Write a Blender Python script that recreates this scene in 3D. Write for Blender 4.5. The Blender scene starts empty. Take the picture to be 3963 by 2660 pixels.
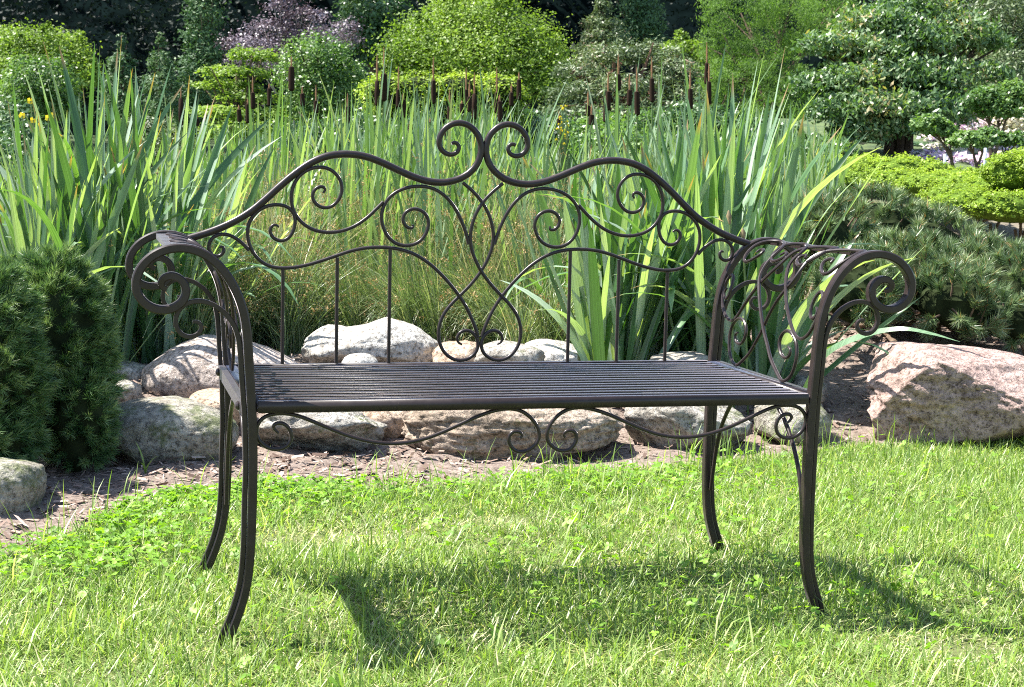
import bpy, math, random
import numpy as np
from mathutils import Vector, Matrix, noise
R_ = math.radians
sc = bpy.context.scene
COL = sc.collection
rng = np.random.default_rng(7)
random.seed(7)

# ------------------------------------------------------------------ camera
PW, PH, FPX = 3963.0, 2660.0, 6269.92
CAM = np.array([-0.8343, -2.9425, 0.8869])
PIT, YAW, ROLL = -0.1089, -0.2553, -0.0226
def rotm(rx, ry, rz):
    cx, sx, cy, sy, cz, sz = math.cos(rx), math.sin(rx), math.cos(ry), math.sin(ry), math.cos(rz), math.sin(rz)
    X = np.array([[1, 0, 0], [0, cx, -sx], [0, sx, cx]]); Y = np.array([[cy, 0, sy], [0, 1, 0], [-sy, 0, cy]])
    Z = np.array([[cz, -sz, 0], [sz, cz, 0], [0, 0, 1]])
    return Z @ X @ Y
M3 = rotm(PIT, ROLL, YAW)
cam_d = bpy.data.cameras.new('camera'); cam = bpy.data.objects.new('camera', cam_d); COL.objects.link(cam)
cam_d.sensor_width = 36.0; cam_d.lens = FPX / PW * 36.0
cam_d.clip_start = 0.05; cam_d.clip_end = 500
mw = Matrix.Identity(4)
for i in range(3):
    mw[i][0] = M3[i, 0]; mw[i][1] = M3[i, 2]; mw[i][2] = -M3[i, 1]; mw[i][3] = CAM[i]
cam.matrix_world = mw
cam_d.dof.use_dof = True; cam_d.dof.focus_distance = 3.75; cam_d.dof.aperture_fstop = 18.0
sc.camera = cam

# ------------------------------------------------------------------ light
SUN = Vector((-0.46, 0.25, 0.85)).normalized()           # towards the sun
world = bpy.data.worlds.new('World'); sc.world = world; world.use_nodes = True
nt = world.node_tree; nt.nodes.clear()
sky = nt.nodes.new('ShaderNodeTexSky'); sky.sky_type = 'NISHITA'; sky.sun_disc = False
sky.sun_elevation = math.asin(SUN.z); sky.sun_rotation = math.atan2(SUN.x, SUN.y)
bg = nt.nodes.new('ShaderNodeBackground'); bg.inputs['Strength'].default_value = 0.095
wo = nt.nodes.new('ShaderNodeOutputWorld')
nt.links.new(sky.outputs[0], bg.inputs[0]); nt.links.new(bg.outputs[0], wo.inputs[0])
sl = bpy.data.lights.new('sun', 'SUN'); sl.energy = 5.0; sl.angle = R_(0.5); sl.color = (1.0, 0.955, 0.88)
so = bpy.data.objects.new('sun', sl); COL.objects.link(so)
so.rotation_euler = SUN.to_track_quat('Z', 'Y').to_euler(); so.location = (-6, 4, 12)
sc.view_settings.view_transform = 'Standard'; sc.view_settings.look = 'None'
sc.view_settings.exposure = 1.78; sc.view_settings.gamma = 1.0
try: sc.view_settings.use_curve_mapping = False
except Exception: pass
sc.cycles.filter_width = 1.05; sc.cycles.use_denoising = False; sc.cycles.max_bounces = 8; sc.cycles.transmission_bounces = 5; sc.cycles.diffuse_bounces = 4

# ------------------------------------------------------------------ helpers
K = PW / 2336.0                                             # photo coordinates below are on a 2336 px wide copy
def at(fx, fy, d):                                          # a point at forward distance d on the sight line of a photo point
    px, py = fx * K, fy * K
    return CAM + (M3 @ np.array([(px - PW / 2) / FPX, 1.0, -(py - PH / 2) / FPX])) * d
def on_z(fx, fy, z=0.0):
    r = at(fx, fy, 1.0) - CAM
    return CAM + r * (z - CAM[2]) / r[2]
def S(npx, d): return npx * K * d / FPX                     # a length of npx photo pixels at distance d, in metres
RIGHT = np.array([math.cos(YAW), math.sin(YAW), 0.0]); FWD = np.array([-math.sin(YAW), math.cos(YAW), 0.0])
def smooth(a, b, x): t = np.clip((x - a) / (b - a), 0, 1); return t * t * (3 - 2 * t)

def tag(o, label=None, cat=None, group=None, kind=None):
    if label: o['label'] = label
    if cat: o['category'] = cat
    if group: o['group'] = group
    if kind: o['kind'] = kind
    return o
def empty(name, loc, label, cat, group=None):
    o = bpy.data.objects.new(name, None); o.location = tuple(float(v) for v in loc); COL.objects.link(o)
    o.empty_display_size = 0.1
    return tag(o, label, cat, group)
def link(name, me, mat, parent=None, smooth_=False):
    o = bpy.data.objects.new(name, me); COL.objects.link(o)
    if mat is not None and not me.materials: me.materials.append(mat)
    if parent is not None:
        o.parent = parent
    if smooth_: me.polygons.foreach_set('use_smooth', [True] * len(me.polygons))
    return o
def np_mesh(name, V, F, attrs=None, smooth_=False):
    V = np.ascontiguousarray(V, dtype=np.float32); F = np.ascontiguousarray(F, dtype=np.int32)
    me = bpy.data.meshes.new(name); k = F.shape[1]
    me.vertices.add(len(V)); me.vertices.foreach_set('co', V.ravel())
    me.loops.add(F.size); me.loops.foreach_set('vertex_index', F.ravel())
    me.polygons.add(len(F)); me.polygons.foreach_set('loop_start', np.arange(0, F.size, k, dtype=np.int32))
    me.polygons.foreach_set('loop_total', np.full(len(F), k, dtype=np.int32))
    if smooth_: me.polygons.foreach_set('use_smooth', np.ones(len(F), dtype=bool))
    if attrs:
        for n, a in attrs.items():
            at_ = me.attributes.new(n, 'FLOAT', 'POINT'); at_.data.foreach_set('value', np.ascontiguousarray(a, dtype=np.float32))
    me.update(); me.validate(verbose=False)
    return me
def join(parts):                                            # parts: list of (V, F, rnd)
    Vs, Fs, As, n = [], [], [], 0
    for V, F, A in parts:
        Vs.append(V); Fs.append(F + n); As.append(A); n += len(V)
    return np.vstack(Vs), np.vstack(Fs), np.concatenate(As)

# ------------------------------------------------------------------ materials
def newmat(name):
    m = bpy.data.materials.new(name); m.use_nodes = True; n = m.node_tree; n.nodes.clear()
    out = n.nodes.new('ShaderNodeOutputMaterial'); return m, n, out
def node(n, t, **kw):
    x = n.nodes.new(t)
    for k, v in kw.items(): setattr(x, k, v)
    return x
def ramp(n, stops, fac):
    r = n.nodes.new('ShaderNodeValToRGB'); e = r.color_ramp.elements
    e[0].position, e[0].color = stops[0][0], (*stops[0][1], 1); e[1].position, e[1].color = stops[-1][0], (*stops[-1][1], 1)
    for p, c in stops[1:-1]:
        q = e.new(p); q.color = (*c, 1)
    n.links.new(fac, r.inputs[0]); return r.outputs[0]
def leafmat(name, stops, trans=0.4, tboost=(1.25, 1.45, 0.5), rough=0.42, spec=0.5, veins=False):
    m, n, out = newmat(name)
    a = node(n, 'ShaderNodeAttribute', attribute_name='rnd')
    c = ramp(n, stops, a.outputs['Fac'])
    if veins:
        tc = node(n, 'ShaderNodeTexCoord'); mp = node(n, 'ShaderNodeMapping'); mp.inputs['Scale'].default_value = (12, 420, 1.6)
        n.links.new(tc.outputs['Object'], mp.inputs['Vector']); vz = node(n, 'ShaderNodeTexNoise'); vz.inputs['Scale'].default_value = 1.0; vz.inputs['Detail'].default_value = 2
        n.links.new(mp.outputs[0], vz.inputs['Vector']); vc = ramp(n, [(0.35, (.62, .66, .62)), (0.5, (1, 1, 1)), (0.68, (1.28, 1.22, 1.3))], vz.outputs[0])
        vm = node(n, 'ShaderNodeMix', data_type='RGBA', blend_type='MULTIPLY'); vm.inputs[0].default_value = 1.0
        n.links.new(c, vm.inputs[6]); n.links.new(vc, vm.inputs[7])
        ta = node(n, 'ShaderNodeAttribute', attribute_name='tip'); tr_ = ramp(n, [(0.955, (0, 0, 0)), (1.0, (1, 1, 1))], ta.outputs['Fac'])
        tm = node(n, 'ShaderNodeMix', data_type='RGBA'); n.links.new(tr_, tm.inputs[0]); n.links.new(vm.outputs[2], tm.inputs[6]); tm.inputs[7].default_value = (0.30, 0.20, 0.10, 1)
        c = tm.outputs[2]
    tn = node(n, 'ShaderNodeMix', data_type='RGBA', blend_type='MULTIPLY'); tn.inputs[0].default_value = 1.0
    n.links.new(c, tn.inputs[6]); tn.inputs[7].default_value = (*tboost, 1)
    p = node(n, 'ShaderNodeBsdfPrincipled'); n.links.new(c, p.inputs['Base Color'])
    p.inputs['Roughness'].default_value = rough; p.inputs['Specular IOR Level'].default_value = spec
    t = node(n, 'ShaderNodeBsdfTranslucent'); n.links.new(tn.outputs[2], t.inputs[0])
    mx = node(n, 'ShaderNodeMixShader'); mx.inputs[0].default_value = trans
    n.links.new(p.outputs[0], mx.inputs[1]); n.links.new(t.outputs[0], mx.inputs[2]); n.links.new(mx.outputs[0], out.inputs[0])
    return m
def plainmat(name, col, rough=0.6, spec=0.5, var=0.25, scale=30.0, bump=0.0, metallic=0.0):
    m, n, out = newmat(name)
    tc = node(n, 'ShaderNodeTexCoord'); nz = node(n, 'ShaderNodeTexNoise'); nz.inputs['Scale'].default_value = scale; nz.inputs['Detail'].default_value = 5
    n.links.new(tc.outputs['Object'], nz.inputs['Vector'])
    lo = tuple(c * (1 - var) for c in col); hi = tuple(min(1, c * (1 + var)) for c in col)
    c = ramp(n, [(0.3, lo), (0.7, hi)], nz.outputs[0])
    p = node(n, 'ShaderNodeBsdfPrincipled'); n.links.new(c, p.inputs['Base Color'])
    p.inputs['Roughness'].default_value = rough; p.inputs['Specular IOR Level'].default_value = spec; p.inputs['Metallic'].default_value = metallic
    if bump:
        b = node(n, 'ShaderNodeBump'); b.inputs['Strength'].default_value = bump; b.inputs['Distance'].default_value = 0.01
        n.links.new(nz.outputs[0], b.inputs['Height']); n.links.new(b.outputs[0], p.inputs['Normal'])
    n.links.new(p.outputs[0], out.inputs[0]); return m
def rockmat(name, dark, mid, light, moss=0.0, mosscol=(0.10, 0.12, 0.04), fine=62.0):
    m, n, out = newmat(name); L = n.links.new
    tc = node(n, 'ShaderNodeTexCoord')
    big = node(n, 'ShaderNodeTexNoise'); big.inputs['Scale'].default_value = 5; big.inputs['Detail'].default_value = 8; big.inputs['Roughness'].default_value = .65
    L(tc.outputs['Object'], big.inputs['Vector'])
    sp = node(n, 'ShaderNodeTexNoise'); sp.inputs['Scale'].default_value = fine; sp.inputs['Detail'].default_value = 4; sp.inputs['Roughness'].default_value = .8
    L(tc.outputs['Object'], sp.inputs['Vector'])
    md = node(n, 'ShaderNodeTexNoise'); md.inputs['Scale'].default_value = 28; md.inputs['Detail'].default_value = 6; md.inputs['Roughness'].default_value = .7
    L(tc.outputs['Object'], md.inputs['Vector'])
    base = ramp(n, [(0.3, dark), (0.5, mid), (0.72, light)], big.outputs[0])
    spk = ramp(n, [(0.38, (0.30, 0.28, 0.26)), (0.47, (.9, .9, .9)), (0.56, (1, 1, 1)), (0.68, (1.5, 1.42, 1.32))], sp.outputs[0])
    mul = node(n, 'ShaderNodeMix', data_type='RGBA', blend_type='MULTIPLY'); mul.inputs[0].default_value = 1.0
    L(base, mul.inputs[6]); L(spk, mul.inputs[7])
    blot = ramp(n, [(0.36, (0.42, 0.38, 0.34)), (0.5, (.95, .95, .95)), (0.7, (1.2, 1.17, 1.12))], md.outputs[0])
    mul2 = node(n, 'ShaderNodeMix', data_type='RGBA', blend_type='MULTIPLY'); mul2.inputs[0].default_value = 0.8
    L(mul.outputs[2], mul2.inputs[6]); L(blot, mul2.inputs[7])
    last = mul2.outputs[2]
    if moss > 0:
        mn = node(n, 'ShaderNodeTexNoise'); mn.inputs['Scale'].default_value = 9; mn.inputs['Detail'].default_value = 9; mn.inputs['Roughness'].default_value = .75
        L(tc.outputs['Object'], mn.inputs['Vector'])
        mf = ramp(n, [(0.60 - moss * .3, (0, 0, 0)), (0.66 - moss * .2, (.85, .85, .85))], mn.outputs[0])
        mm = node(n, 'ShaderNodeMix', data_type='RGBA'); L(mf, mm.inputs[0]); L(last, mm.inputs[6]); mm.inputs[7].default_value = (*mosscol, 1)
        last = mm.outputs[2]
    p = node(n, 'ShaderNodeBsdfPrincipled'); L(last, p.inputs['Base Color']); p.inputs['Roughness'].default_value = .8
    p.inputs['Specular IOR Level'].default_value = .35
    b1 = node(n, 'ShaderNodeBump'); b1.inputs['Strength'].default_value = 1.0; b1.inputs['Distance'].default_value = .022; L(md.outputs[0], b1.inputs['Height'])
    b2 = node(n, 'ShaderNodeBump'); b2.inputs['Strength'].default_value = .6; b2.inputs['Distance'].default_value = .006; L(sp.outputs[0], b2.inputs['Height'])
    L(b1.outputs[0], b2.inputs['Normal']); L(b2.outputs[0], p.inputs['Normal'])
    L(p.outputs[0], out.inputs[0]); return m

# ------------------------------------------------------------------ terrain
EDGE = np.array([on_z(*p)[:2] for p in [(-420, 1350), (-150, 1300), (0, 1268), (180, 1216), (330, 1150), (600, 1112), (900, 1112), (1250, 1088), (1500, 1072), (1750, 1042), (1950, 1018), (2336, 1000), (2700, 992)]])
EDGE = EDGE[np.argsort(EDGE[:, 0])]
def edge_y(x): return np.interp(x, EDGE[:, 0], EDGE[:, 1])
def height(x, y):
    x = np.asarray(x, float); y = np.asarray(y, float)
    zl = 0.16 * smooth(2.0, 3.0, y) + 0.03 * np.clip(y - 5, 0, 60)
    zr = 0.20 * np.clip(y - 1.9, 0, 3.3) + 0.10 * np.clip(y - 5.2, 0, 8)
    r = smooth(1.3, 2.4, x - 0.12 * np.clip(y - 2, 0, 30))
    z = zl * (1 - r) + zr * r
    z = z + 0.006 * np.sin(3.1 * x + 1.3) * np.cos(2.7 * y) + 0.004 * np.sin(9 * x) * np.sin(8 * y + 1)
    z = z + 0.012 * smooth(-.1, .35, y - edge_y(x)) * np.sin(17 * x + 3 * np.sin(9 * y)) * np.sin(15 * y) * (y < 4)
    return z
def build_ground():
    xs = np.concatenate([-np.geomspace(90, 3.2, 26), np.linspace(-3, 5, 321), np.geomspace(5.3, 110, 30)])
    ys = np.concatenate([-np.geomspace(60, 2.2, 14), np.linspace(-2, 4.5, 261), np.geomspace(4.7, 140, 50)])
    X, Y = np.meshgrid(xs, ys); Z = height(X, Y)
    soil = smooth(-.03, .06, Y - edge_y(X) + .03 * np.sin(11 * X) + .02 * np.sin(29 * X + Y * 7))
    far = smooth(4.0, 7.0, Y)
    V = np.stack([X, Y, Z], -1).reshape(-1, 3); nx, ny = len(xs), len(ys)
    i = np.arange(ny - 1)[:, None] * nx + np.arange(nx - 1)[None, :]
    F = np.stack([i, i + 1, i + nx + 1, i + nx], -1).reshape(-1, 4)
    m, n, out = newmat('ground_material'); L = n.links.new
    a = node(n, 'ShaderNodeAttribute', attribute_name='soil'); f2 = node(n, 'ShaderNodeAttribute', attribute_name='far')
    tc = node(n, 'ShaderNodeTexCoord')
    nz = node(n, 'ShaderNodeTexNoise'); nz.inputs['Scale'].default_value = 60; nz.inputs['Detail'].default_value = 8; nz.inputs['Roughness'].default_value = .75; L(tc.outputs['Object'], nz.inputs['Vector'])
    nb = node(n, 'ShaderNodeTexNoise'); nb.inputs['Scale'].default_value = 3.5; nb.inputs['Detail'].default_value = 5; L(tc.outputs['Object'], nb.inputs['Vector'])
    so_ = ramp(n, [(0.3, (0.09, 0.065, 0.05)), (0.5, (0.21, 0.16, 0.13)), (0.7, (0.36, 0.30, 0.26))], nz.outputs[0])
    la = ramp(n, [(0.35, (0.07, 0.09, 0.02)), (0.6, (0.17, 0.19, 0.06))], nz.outputs[0])
    fr = ramp(n, [(0.35, (0.03, 0.055, 0.018)), (0.6, (0.08, 0.12, 0.035))], nb.outputs[0])
    m1 = node(n, 'ShaderNodeMix', data_type='RGBA'); L(a.outputs['Fac'], m1.inputs[0]); L(la, m1.inputs[6]); L(so_, m1.inputs[7])
    m2 = node(n, 'ShaderNodeMix', data_type='RGBA'); L(f2.outputs['Fac'], m2.inputs[0]); L(m1.outputs[2], m2.inputs[6]); L(fr, m2.inputs[7])
    p = node(n, 'ShaderNodeBsdfPrincipled'); L(m2.outputs[2], p.inputs['Base Color']); p.inputs['Roughness'].default_value = .95
    b = node(n, 'ShaderNodeBump'); b.inputs['Strength'].default_value = .9; b.inputs['Distance'].default_value = .015; L(nz.outputs[0], b.inputs['Height']); L(b.outputs[0], p.inputs['Normal'])
    L(p.outputs[0], out.inputs[0])
    me = np_mesh('ground', V, F, {'soil': soil.ravel(), 'far': far.ravel()}, True)
    tag(link('ground', me, m), kind='structure')
build_ground()

# ------------------------------------------------------------------ tubes and bars
def catmull(P, n=6):
    P = np.array(P, float)
    if len(P) < 3: return P
    P = np.vstack([2 * P[0] - P[1], P, 2 * P[-1] - P[-2]]); o = []
    for i in range(1, len(P) - 2):
        for t in np.linspace(0, 1, n, endpoint=False):
            o.append(.5 * ((2 * P[i]) + (-P[i - 1] + P[i + 1]) * t + (2 * P[i - 1] - 5 * P[i] + 4 * P[i + 1] - P[i + 2]) * t * t + (-P[i - 1] + 3 * P[i] - 3 * P[i + 1] + P[i + 2]) * t ** 3))
    o.append(P[-2]); return np.array(o)
def relax(P, it=1):
    P = np.array(P, float)
    for _ in range(it):
        Q = P.copy(); Q[1:-1] = .25 * P[:-2] + .5 * P[1:-1] + .25 * P[2:]; P = Q
    return P
def sweep(P, rad, prof='round', nrm=None, sides=10, rect=(.008, .01)):
    """tube (or rectangular bar) along P; nrm = a fixed normal of the plane the curve lies in"""
    P = np.array(P, float); T = np.gradient(P, axis=0); T /= np.linalg.norm(T, axis=1)[:, None] + 1e-12
    N = len(P); rad = np.broadcast_to(np.asarray(rad, float), (N,))
    if nrm is not None:
        B = np.broadcast_to(np.array(nrm, float), (N, 3)); A = np.cross(B, T); A /= np.linalg.norm(A, axis=1)[:, None]
        B = np.cross(T, A)
    else:
        A = np.zeros((N, 3)); B = np.zeros((N, 3))
        up = np.array([0, 0, 1.0]) if abs(T[0][2]) < .9 else np.array([1.0, 0, 0])
        a = np.cross(up, T[0]); a /= np.linalg.norm(a)
        for i in range(N):
            a = a - T[i] * a.dot(T[i]); a /= np.linalg.norm(a); A[i] = a; B[i] = np.cross(T[i], a)
    if prof == 'round':
        ang = np.linspace(0, 2 * math.pi, sides, endpoint=False)
        ring = np.stack([np.cos(ang), np.sin(ang)], 1)
        V = P[:, None, :] + rad[:, None, None] * (ring[None, :, :1] * A[:, None, :] + ring[None, :, 1:] * B[:, None, :])
    else:
        w, h, c = rect[0], rect[1], min(rect) * .3
        ring = np.array([[w, -h + c], [w, h - c], [w - c, h], [-w + c, h], [-w, h - c], [-w, -h + c], [-w + c, -h], [w - c, -h]]); sides = 8
        V = P[:, None, :] + rad[:, None, None] * (ring[None, :, :1] * A[:, None, :] + ring[None, :, 1:] * B[:, None, :])
    V = V.reshape(-1, 3)
    i = np.arange(N - 1)[:, None] * sides; j = np.arange(sides)[None, :]; k = (j + 1) % sides
    F = np.stack([i + j, i + k, i + sides + k, i + sides + j], -1).reshape(-1, 4)
    # caps
    V = np.vstack([V, P[0], P[-1]]); c0, c1 = len(V) - 2, len(V) - 1
    j = np.arange(0, sides, 2)
    cap0 = np.stack([np.full_like(j, c0), (j + 2) % sides, (j + 1) % sides, j], 1)
    b = (N - 1) * sides
    cap1 = np.stack([np.full_like(j, c1), b + j, b + (j + 1) % sides, b + (j + 2) % sides], 1)
    return V, np.vstack([F, cap0, cap1]), np.zeros(len(V))
def box(c, s):
    c = np.array(c, float); s = np.array(s, float) / 2
    V = np.array([[x, y, z] for z in (-1, 1) for y in (-1, 1) for x in (-1, 1)]) * s + c
    F = np.array([[0, 2, 3, 1], [4, 5, 7, 6], [0, 1, 5, 4], [2, 6, 7, 3], [0, 4, 6, 2], [1, 3, 7, 5]])
    return V, F, np.zeros(8)
def ship(name, parts, mat, parent, smooth_=True, sharp=.75):
    V, F, A = join(parts)
    off = np.array(parent.location) if parent is not None else 0
    me = np_mesh(name, V - off, F, {'rnd': A}, smooth_)
    if sharp and smooth_:
        try: me.set_sharp_from_angle(angle=sharp)
        except Exception: pass
    return link(name, me, mat, parent)

# ------------------------------------------------------------------ the bench
def metalmat():
    m, n, out = newmat('dark_brown_painted_metal'); L = n.links.new
    tc = node(n, 'ShaderNodeTexCoord'); nz = node(n, 'ShaderNodeTexNoise'); nz.inputs['Scale'].default_value = 45; nz.inputs['Detail'].default_value = 7; nz.inputs['Roughness'].default_value = .7; L(tc.outputs['Object'], nz.inputs['Vector'])
    n2 = node(n, 'ShaderNodeTexNoise'); n2.inputs['Scale'].default_value = 700; L(tc.outputs['Object'], n2.inputs['Vector'])
    c = ramp(n, [(0.3, (0.020, 0.014, 0.013)), (0.6, (0.028, 0.020, 0.020)), (0.78, (0.046, 0.034, 0.032))], nz.outputs[0])
    n3 = node(n, 'ShaderNodeTexNoise'); n3.inputs['Scale'].default_value = 160; n3.inputs['Detail'].default_value = 3; L(tc.outputs['Object'], n3.inputs['Vector'])
    chip = ramp(n, [(0.74, (0, 0, 0)), (0.79, (1, 1, 1))], n3.outputs[0])
    mc = node(n, 'ShaderNodeMix', data_type='RGBA'); L(chip, mc.inputs[0]); L(c, mc.inputs[6]); mc.inputs[7].default_value = (0.16, 0.12, 0.10, 1)
    p = node(n, 'ShaderNodeBsdfPrincipled'); L(mc.outputs[2], p.inputs['Base Color'])
    p.inputs['Sheen Weight'].default_value = .8; p.inputs['Sheen Roughness'].default_value = .2; p.inputs['Sheen Tint'].default_value = (.95, .86, .93, 1)
    rr = ramp(n, [(0.3, (0.30,) * 3), (0.7, (0.38,) * 3)], nz.outputs[0]); L(rr, p.inputs['Roughness'])
    p.inputs['Specular IOR Level'].default_value = .3
    b = node(n, 'ShaderNodeBump'); b.inputs['Strength'].default_value = .03; b.inputs['Distance'].default_value = .001; L(n2.outputs[0], b.inputs['Height']); L(b.outputs[0], p.inputs['Normal'])
    L(p.outputs[0], out.inputs[0]); return m
METAL = metalmat()
top_rail = [(-636, 720), (-602, 730), (-568, 743), (-534, 760), (-499, 782), (-473, 807), (-442, 837), (-412, 862), (-381, 886), (-350, 900), (-319, 905), (-287, 906), (-256, 901), (-224, 889), (-192, 874), (-160, 860), (-128, 850), (-95, 846), (-63, 851), (-35, 865), (-15, 884), (-5, 908), (-4, 932), (-11, 954), (-27, 971), (-47, 980), (-67, 979), (-87, 969), (-99, 951), (-102, 934), (-97, 920), (-84, 909), (-70, 908), (-58, 914), (-53, 925), (-58, 935), (-67, 937), (-72, 933)]
scr1 = [(-352, 821), (-346, 827), (-349, 834), (-358, 836), (-369, 831), (-376, 820), (-375, 806), (-366, 794), (-351, 787), (-333, 790), (-318, 804), (-310, 824), (-311, 843), (-322, 862), (-338, 874), (-359, 878), (-385, 873), (-406, 857), (-419, 833), (-422, 806), (-417, 781), (-403, 760), (-383, 745), (-360, 737), (-333, 735), (-305, 740), (-278, 752), (-254, 770), (-235, 790), (-221, 804)]
scr2 = [(-156, 756), (-153, 751), (-158, 746), (-168, 748), (-178, 759), (-179, 773), (-170, 786), (-155, 792), (-137, 789), (-122, 776), (-118, 758), (-124, 736), (-137, 718), (-157, 709), (-182, 708), (-202, 718), (-218, 737), (-226, 763), (-225, 786), (-215, 808), (-199, 824), (-176, 835), (-152, 840), (-123, 840), (-99, 831), (-76, 814), (-58, 789), (-43, 759), (-34, 733), (-29, 714)]
scr3 = [(-446, 747), (-451, 752), (-459, 752), (-466, 744), (-465, 732), (-457, 720), (-441, 715), (-426, 720), (-414, 737), (-410, 758), (-413, 776), (-423, 789), (-440, 795), (-461, 795), (-484, 788), (-501, 772), (-512, 753), (-514, 730), (-509, 705), (-497, 684), (-480, 668), (-460, 660), (-437, 658), (-410, 660), (-383, 666), (-352, 676), (-320, 687), (-289, 699), (-257, 705), (-226, 706), (-198, 705), (-169, 699), (-141, 688), (-112, 669), (-83, 641), (-58, 613), (-42, 591), (-28, 569), (-15, 541), (-7, 519), (-4, 508)]
scr4 = [(-571, 702), (-568, 706), (-562, 702), (-561, 695), (-566, 685), (-577, 681), (-588, 685), (-595, 696), (-594, 712), (-585, 726), (-568, 732), (-549, 730), (-532, 719), (-516, 705), (-509, 696)]
scr5 = [(-40, 492), (-50, 495), (-54, 507), (-46, 520), (-32, 526), (-15, 520), (-5, 506), (-2, 490), (-6, 475), (-18, 462), (-37, 455), (-55, 456), (-74, 466), (-89, 485), (-95, 509), (-94, 535), (-84, 561), (-66, 583), (-44, 603), (-22, 625), (0, 652), (16, 682), (25, 706), (28, 732), (24, 758), (14, 786), (-1, 809), (-20, 830), (-45, 849)]
arm_c = [(559, 520), (560, 548), (562, 576), (566, 603), (572, 628), (582, 654), (596, 679), (614, 702), (636, 719), (660, 729), (687, 731), (712, 726), (734, 713), (751, 695), (759, 674), (759, 654), (751, 637), (736, 623), (715, 616), (693, 620), (677, 631), (670, 647), (670, 662), (680, 676), (695, 682), (709, 678), (716, 669), (714, 660), (708, 657), (704, 656)]
leg_c = [(584, -16), (579, 12), (574, 28), (566, 50), (557, 83), (552, 120), (550, 161), (549, 201), (549, 261), (550, 322), (551, 381), (553, 441), (556, 482)]
brk_c = [(659, 597), (651, 599), (644, 593), (642, 585), (648, 574), (661, 568), (674, 570), (686, 580), (691, 596), (688, 613), (678, 627), (662, 634), (645, 636), (627, 631), (609, 620), (595, 606), (583, 589), (577, 566), (574, 545), (573, 520), (571, 482)]
apron_c = [(-504, 391), (-512, 398), (-516, 406), (-506, 411), (-493, 410), (-482, 399), (-478, 383), (-484, 367), (-500, 360), (-519, 360), (-536, 371), (-546, 388), (-545, 407), (-533, 422), (-516, 428), (-489, 428), (-470, 424), (-444, 413), (-417, 401), (-386, 387), (-355, 376), (-323, 369), (-292, 366), (-261, 368), (-229, 374), (-197, 386), (-166, 400), (-130, 416), (-94, 429), (-65, 431), (-41, 426), (-20, 410), (-5, 385), (-7, 369), (-18, 352), (-39, 343), (-55, 346), (-68, 361), (-69, 379), (-60, 387), (-46, 386), (-38, 378), (-44, 372)]
panQ = [(270, 455), (280, 452), (282, 438), (275, 426), (262, 428), (247, 447), (240, 470), (250, 490), (275, 501), (300, 505), (325, 498), (339, 483), (343, 466), (336, 440), (318, 398), (300, 368), (280, 356), (256, 355), (235, 355), (214, 351), (198, 340), (168, 313), (130, 284), (96, 259), (69, 233), (42, 207), (20, 172), (5, 138), (20, 102), (48, 86), (77, 86), (98, 102), (110, 129), (106, 157), (90, 173), (73, 172), (57, 157), (54, 135), (61, 119), (73, 117), (78, 129)]
panR = [(272, 328), (281, 321), (280, 308), (270, 300), (258, 312), (251, 335), (262, 356), (285, 371), (310, 374), (332, 364), (343, 344), (334, 312), (312, 270), (289, 250), (267, 247), (247, 242), (224, 224), (193, 195), (159, 163), (132, 136), (112, 113), (101, 90), (102, 64), (115, 38), (138, 18), (166, 9), (190, 13), (201, 24), (201, 36), (190, 46), (170, 50), (153, 46), (146, 35), (150, 23), (161, 19), (170, 27)]
SEAT, W2, D, BARH = .4516, .55, .54, .0105
bench = empty('garden_bench', (0, .27, 0), 'dark brown wrought iron garden bench with scrolled back and rolled arms on the lawn', 'bench')
YBK = .5385
def plane(pts, y, mx=1): return np.array([(mx * x / 1000., y, z / 1000.) for x, z in pts])
def taper(P, r, n0=0, n1=0, lo=.6):
    t = np.full(len(P), r)
    if n0: t[:n0] *= np.linspace(lo, 1, n0)
    if n1: t[-n1:] *= np.linspace(1, lo, n1)
    return t
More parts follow.
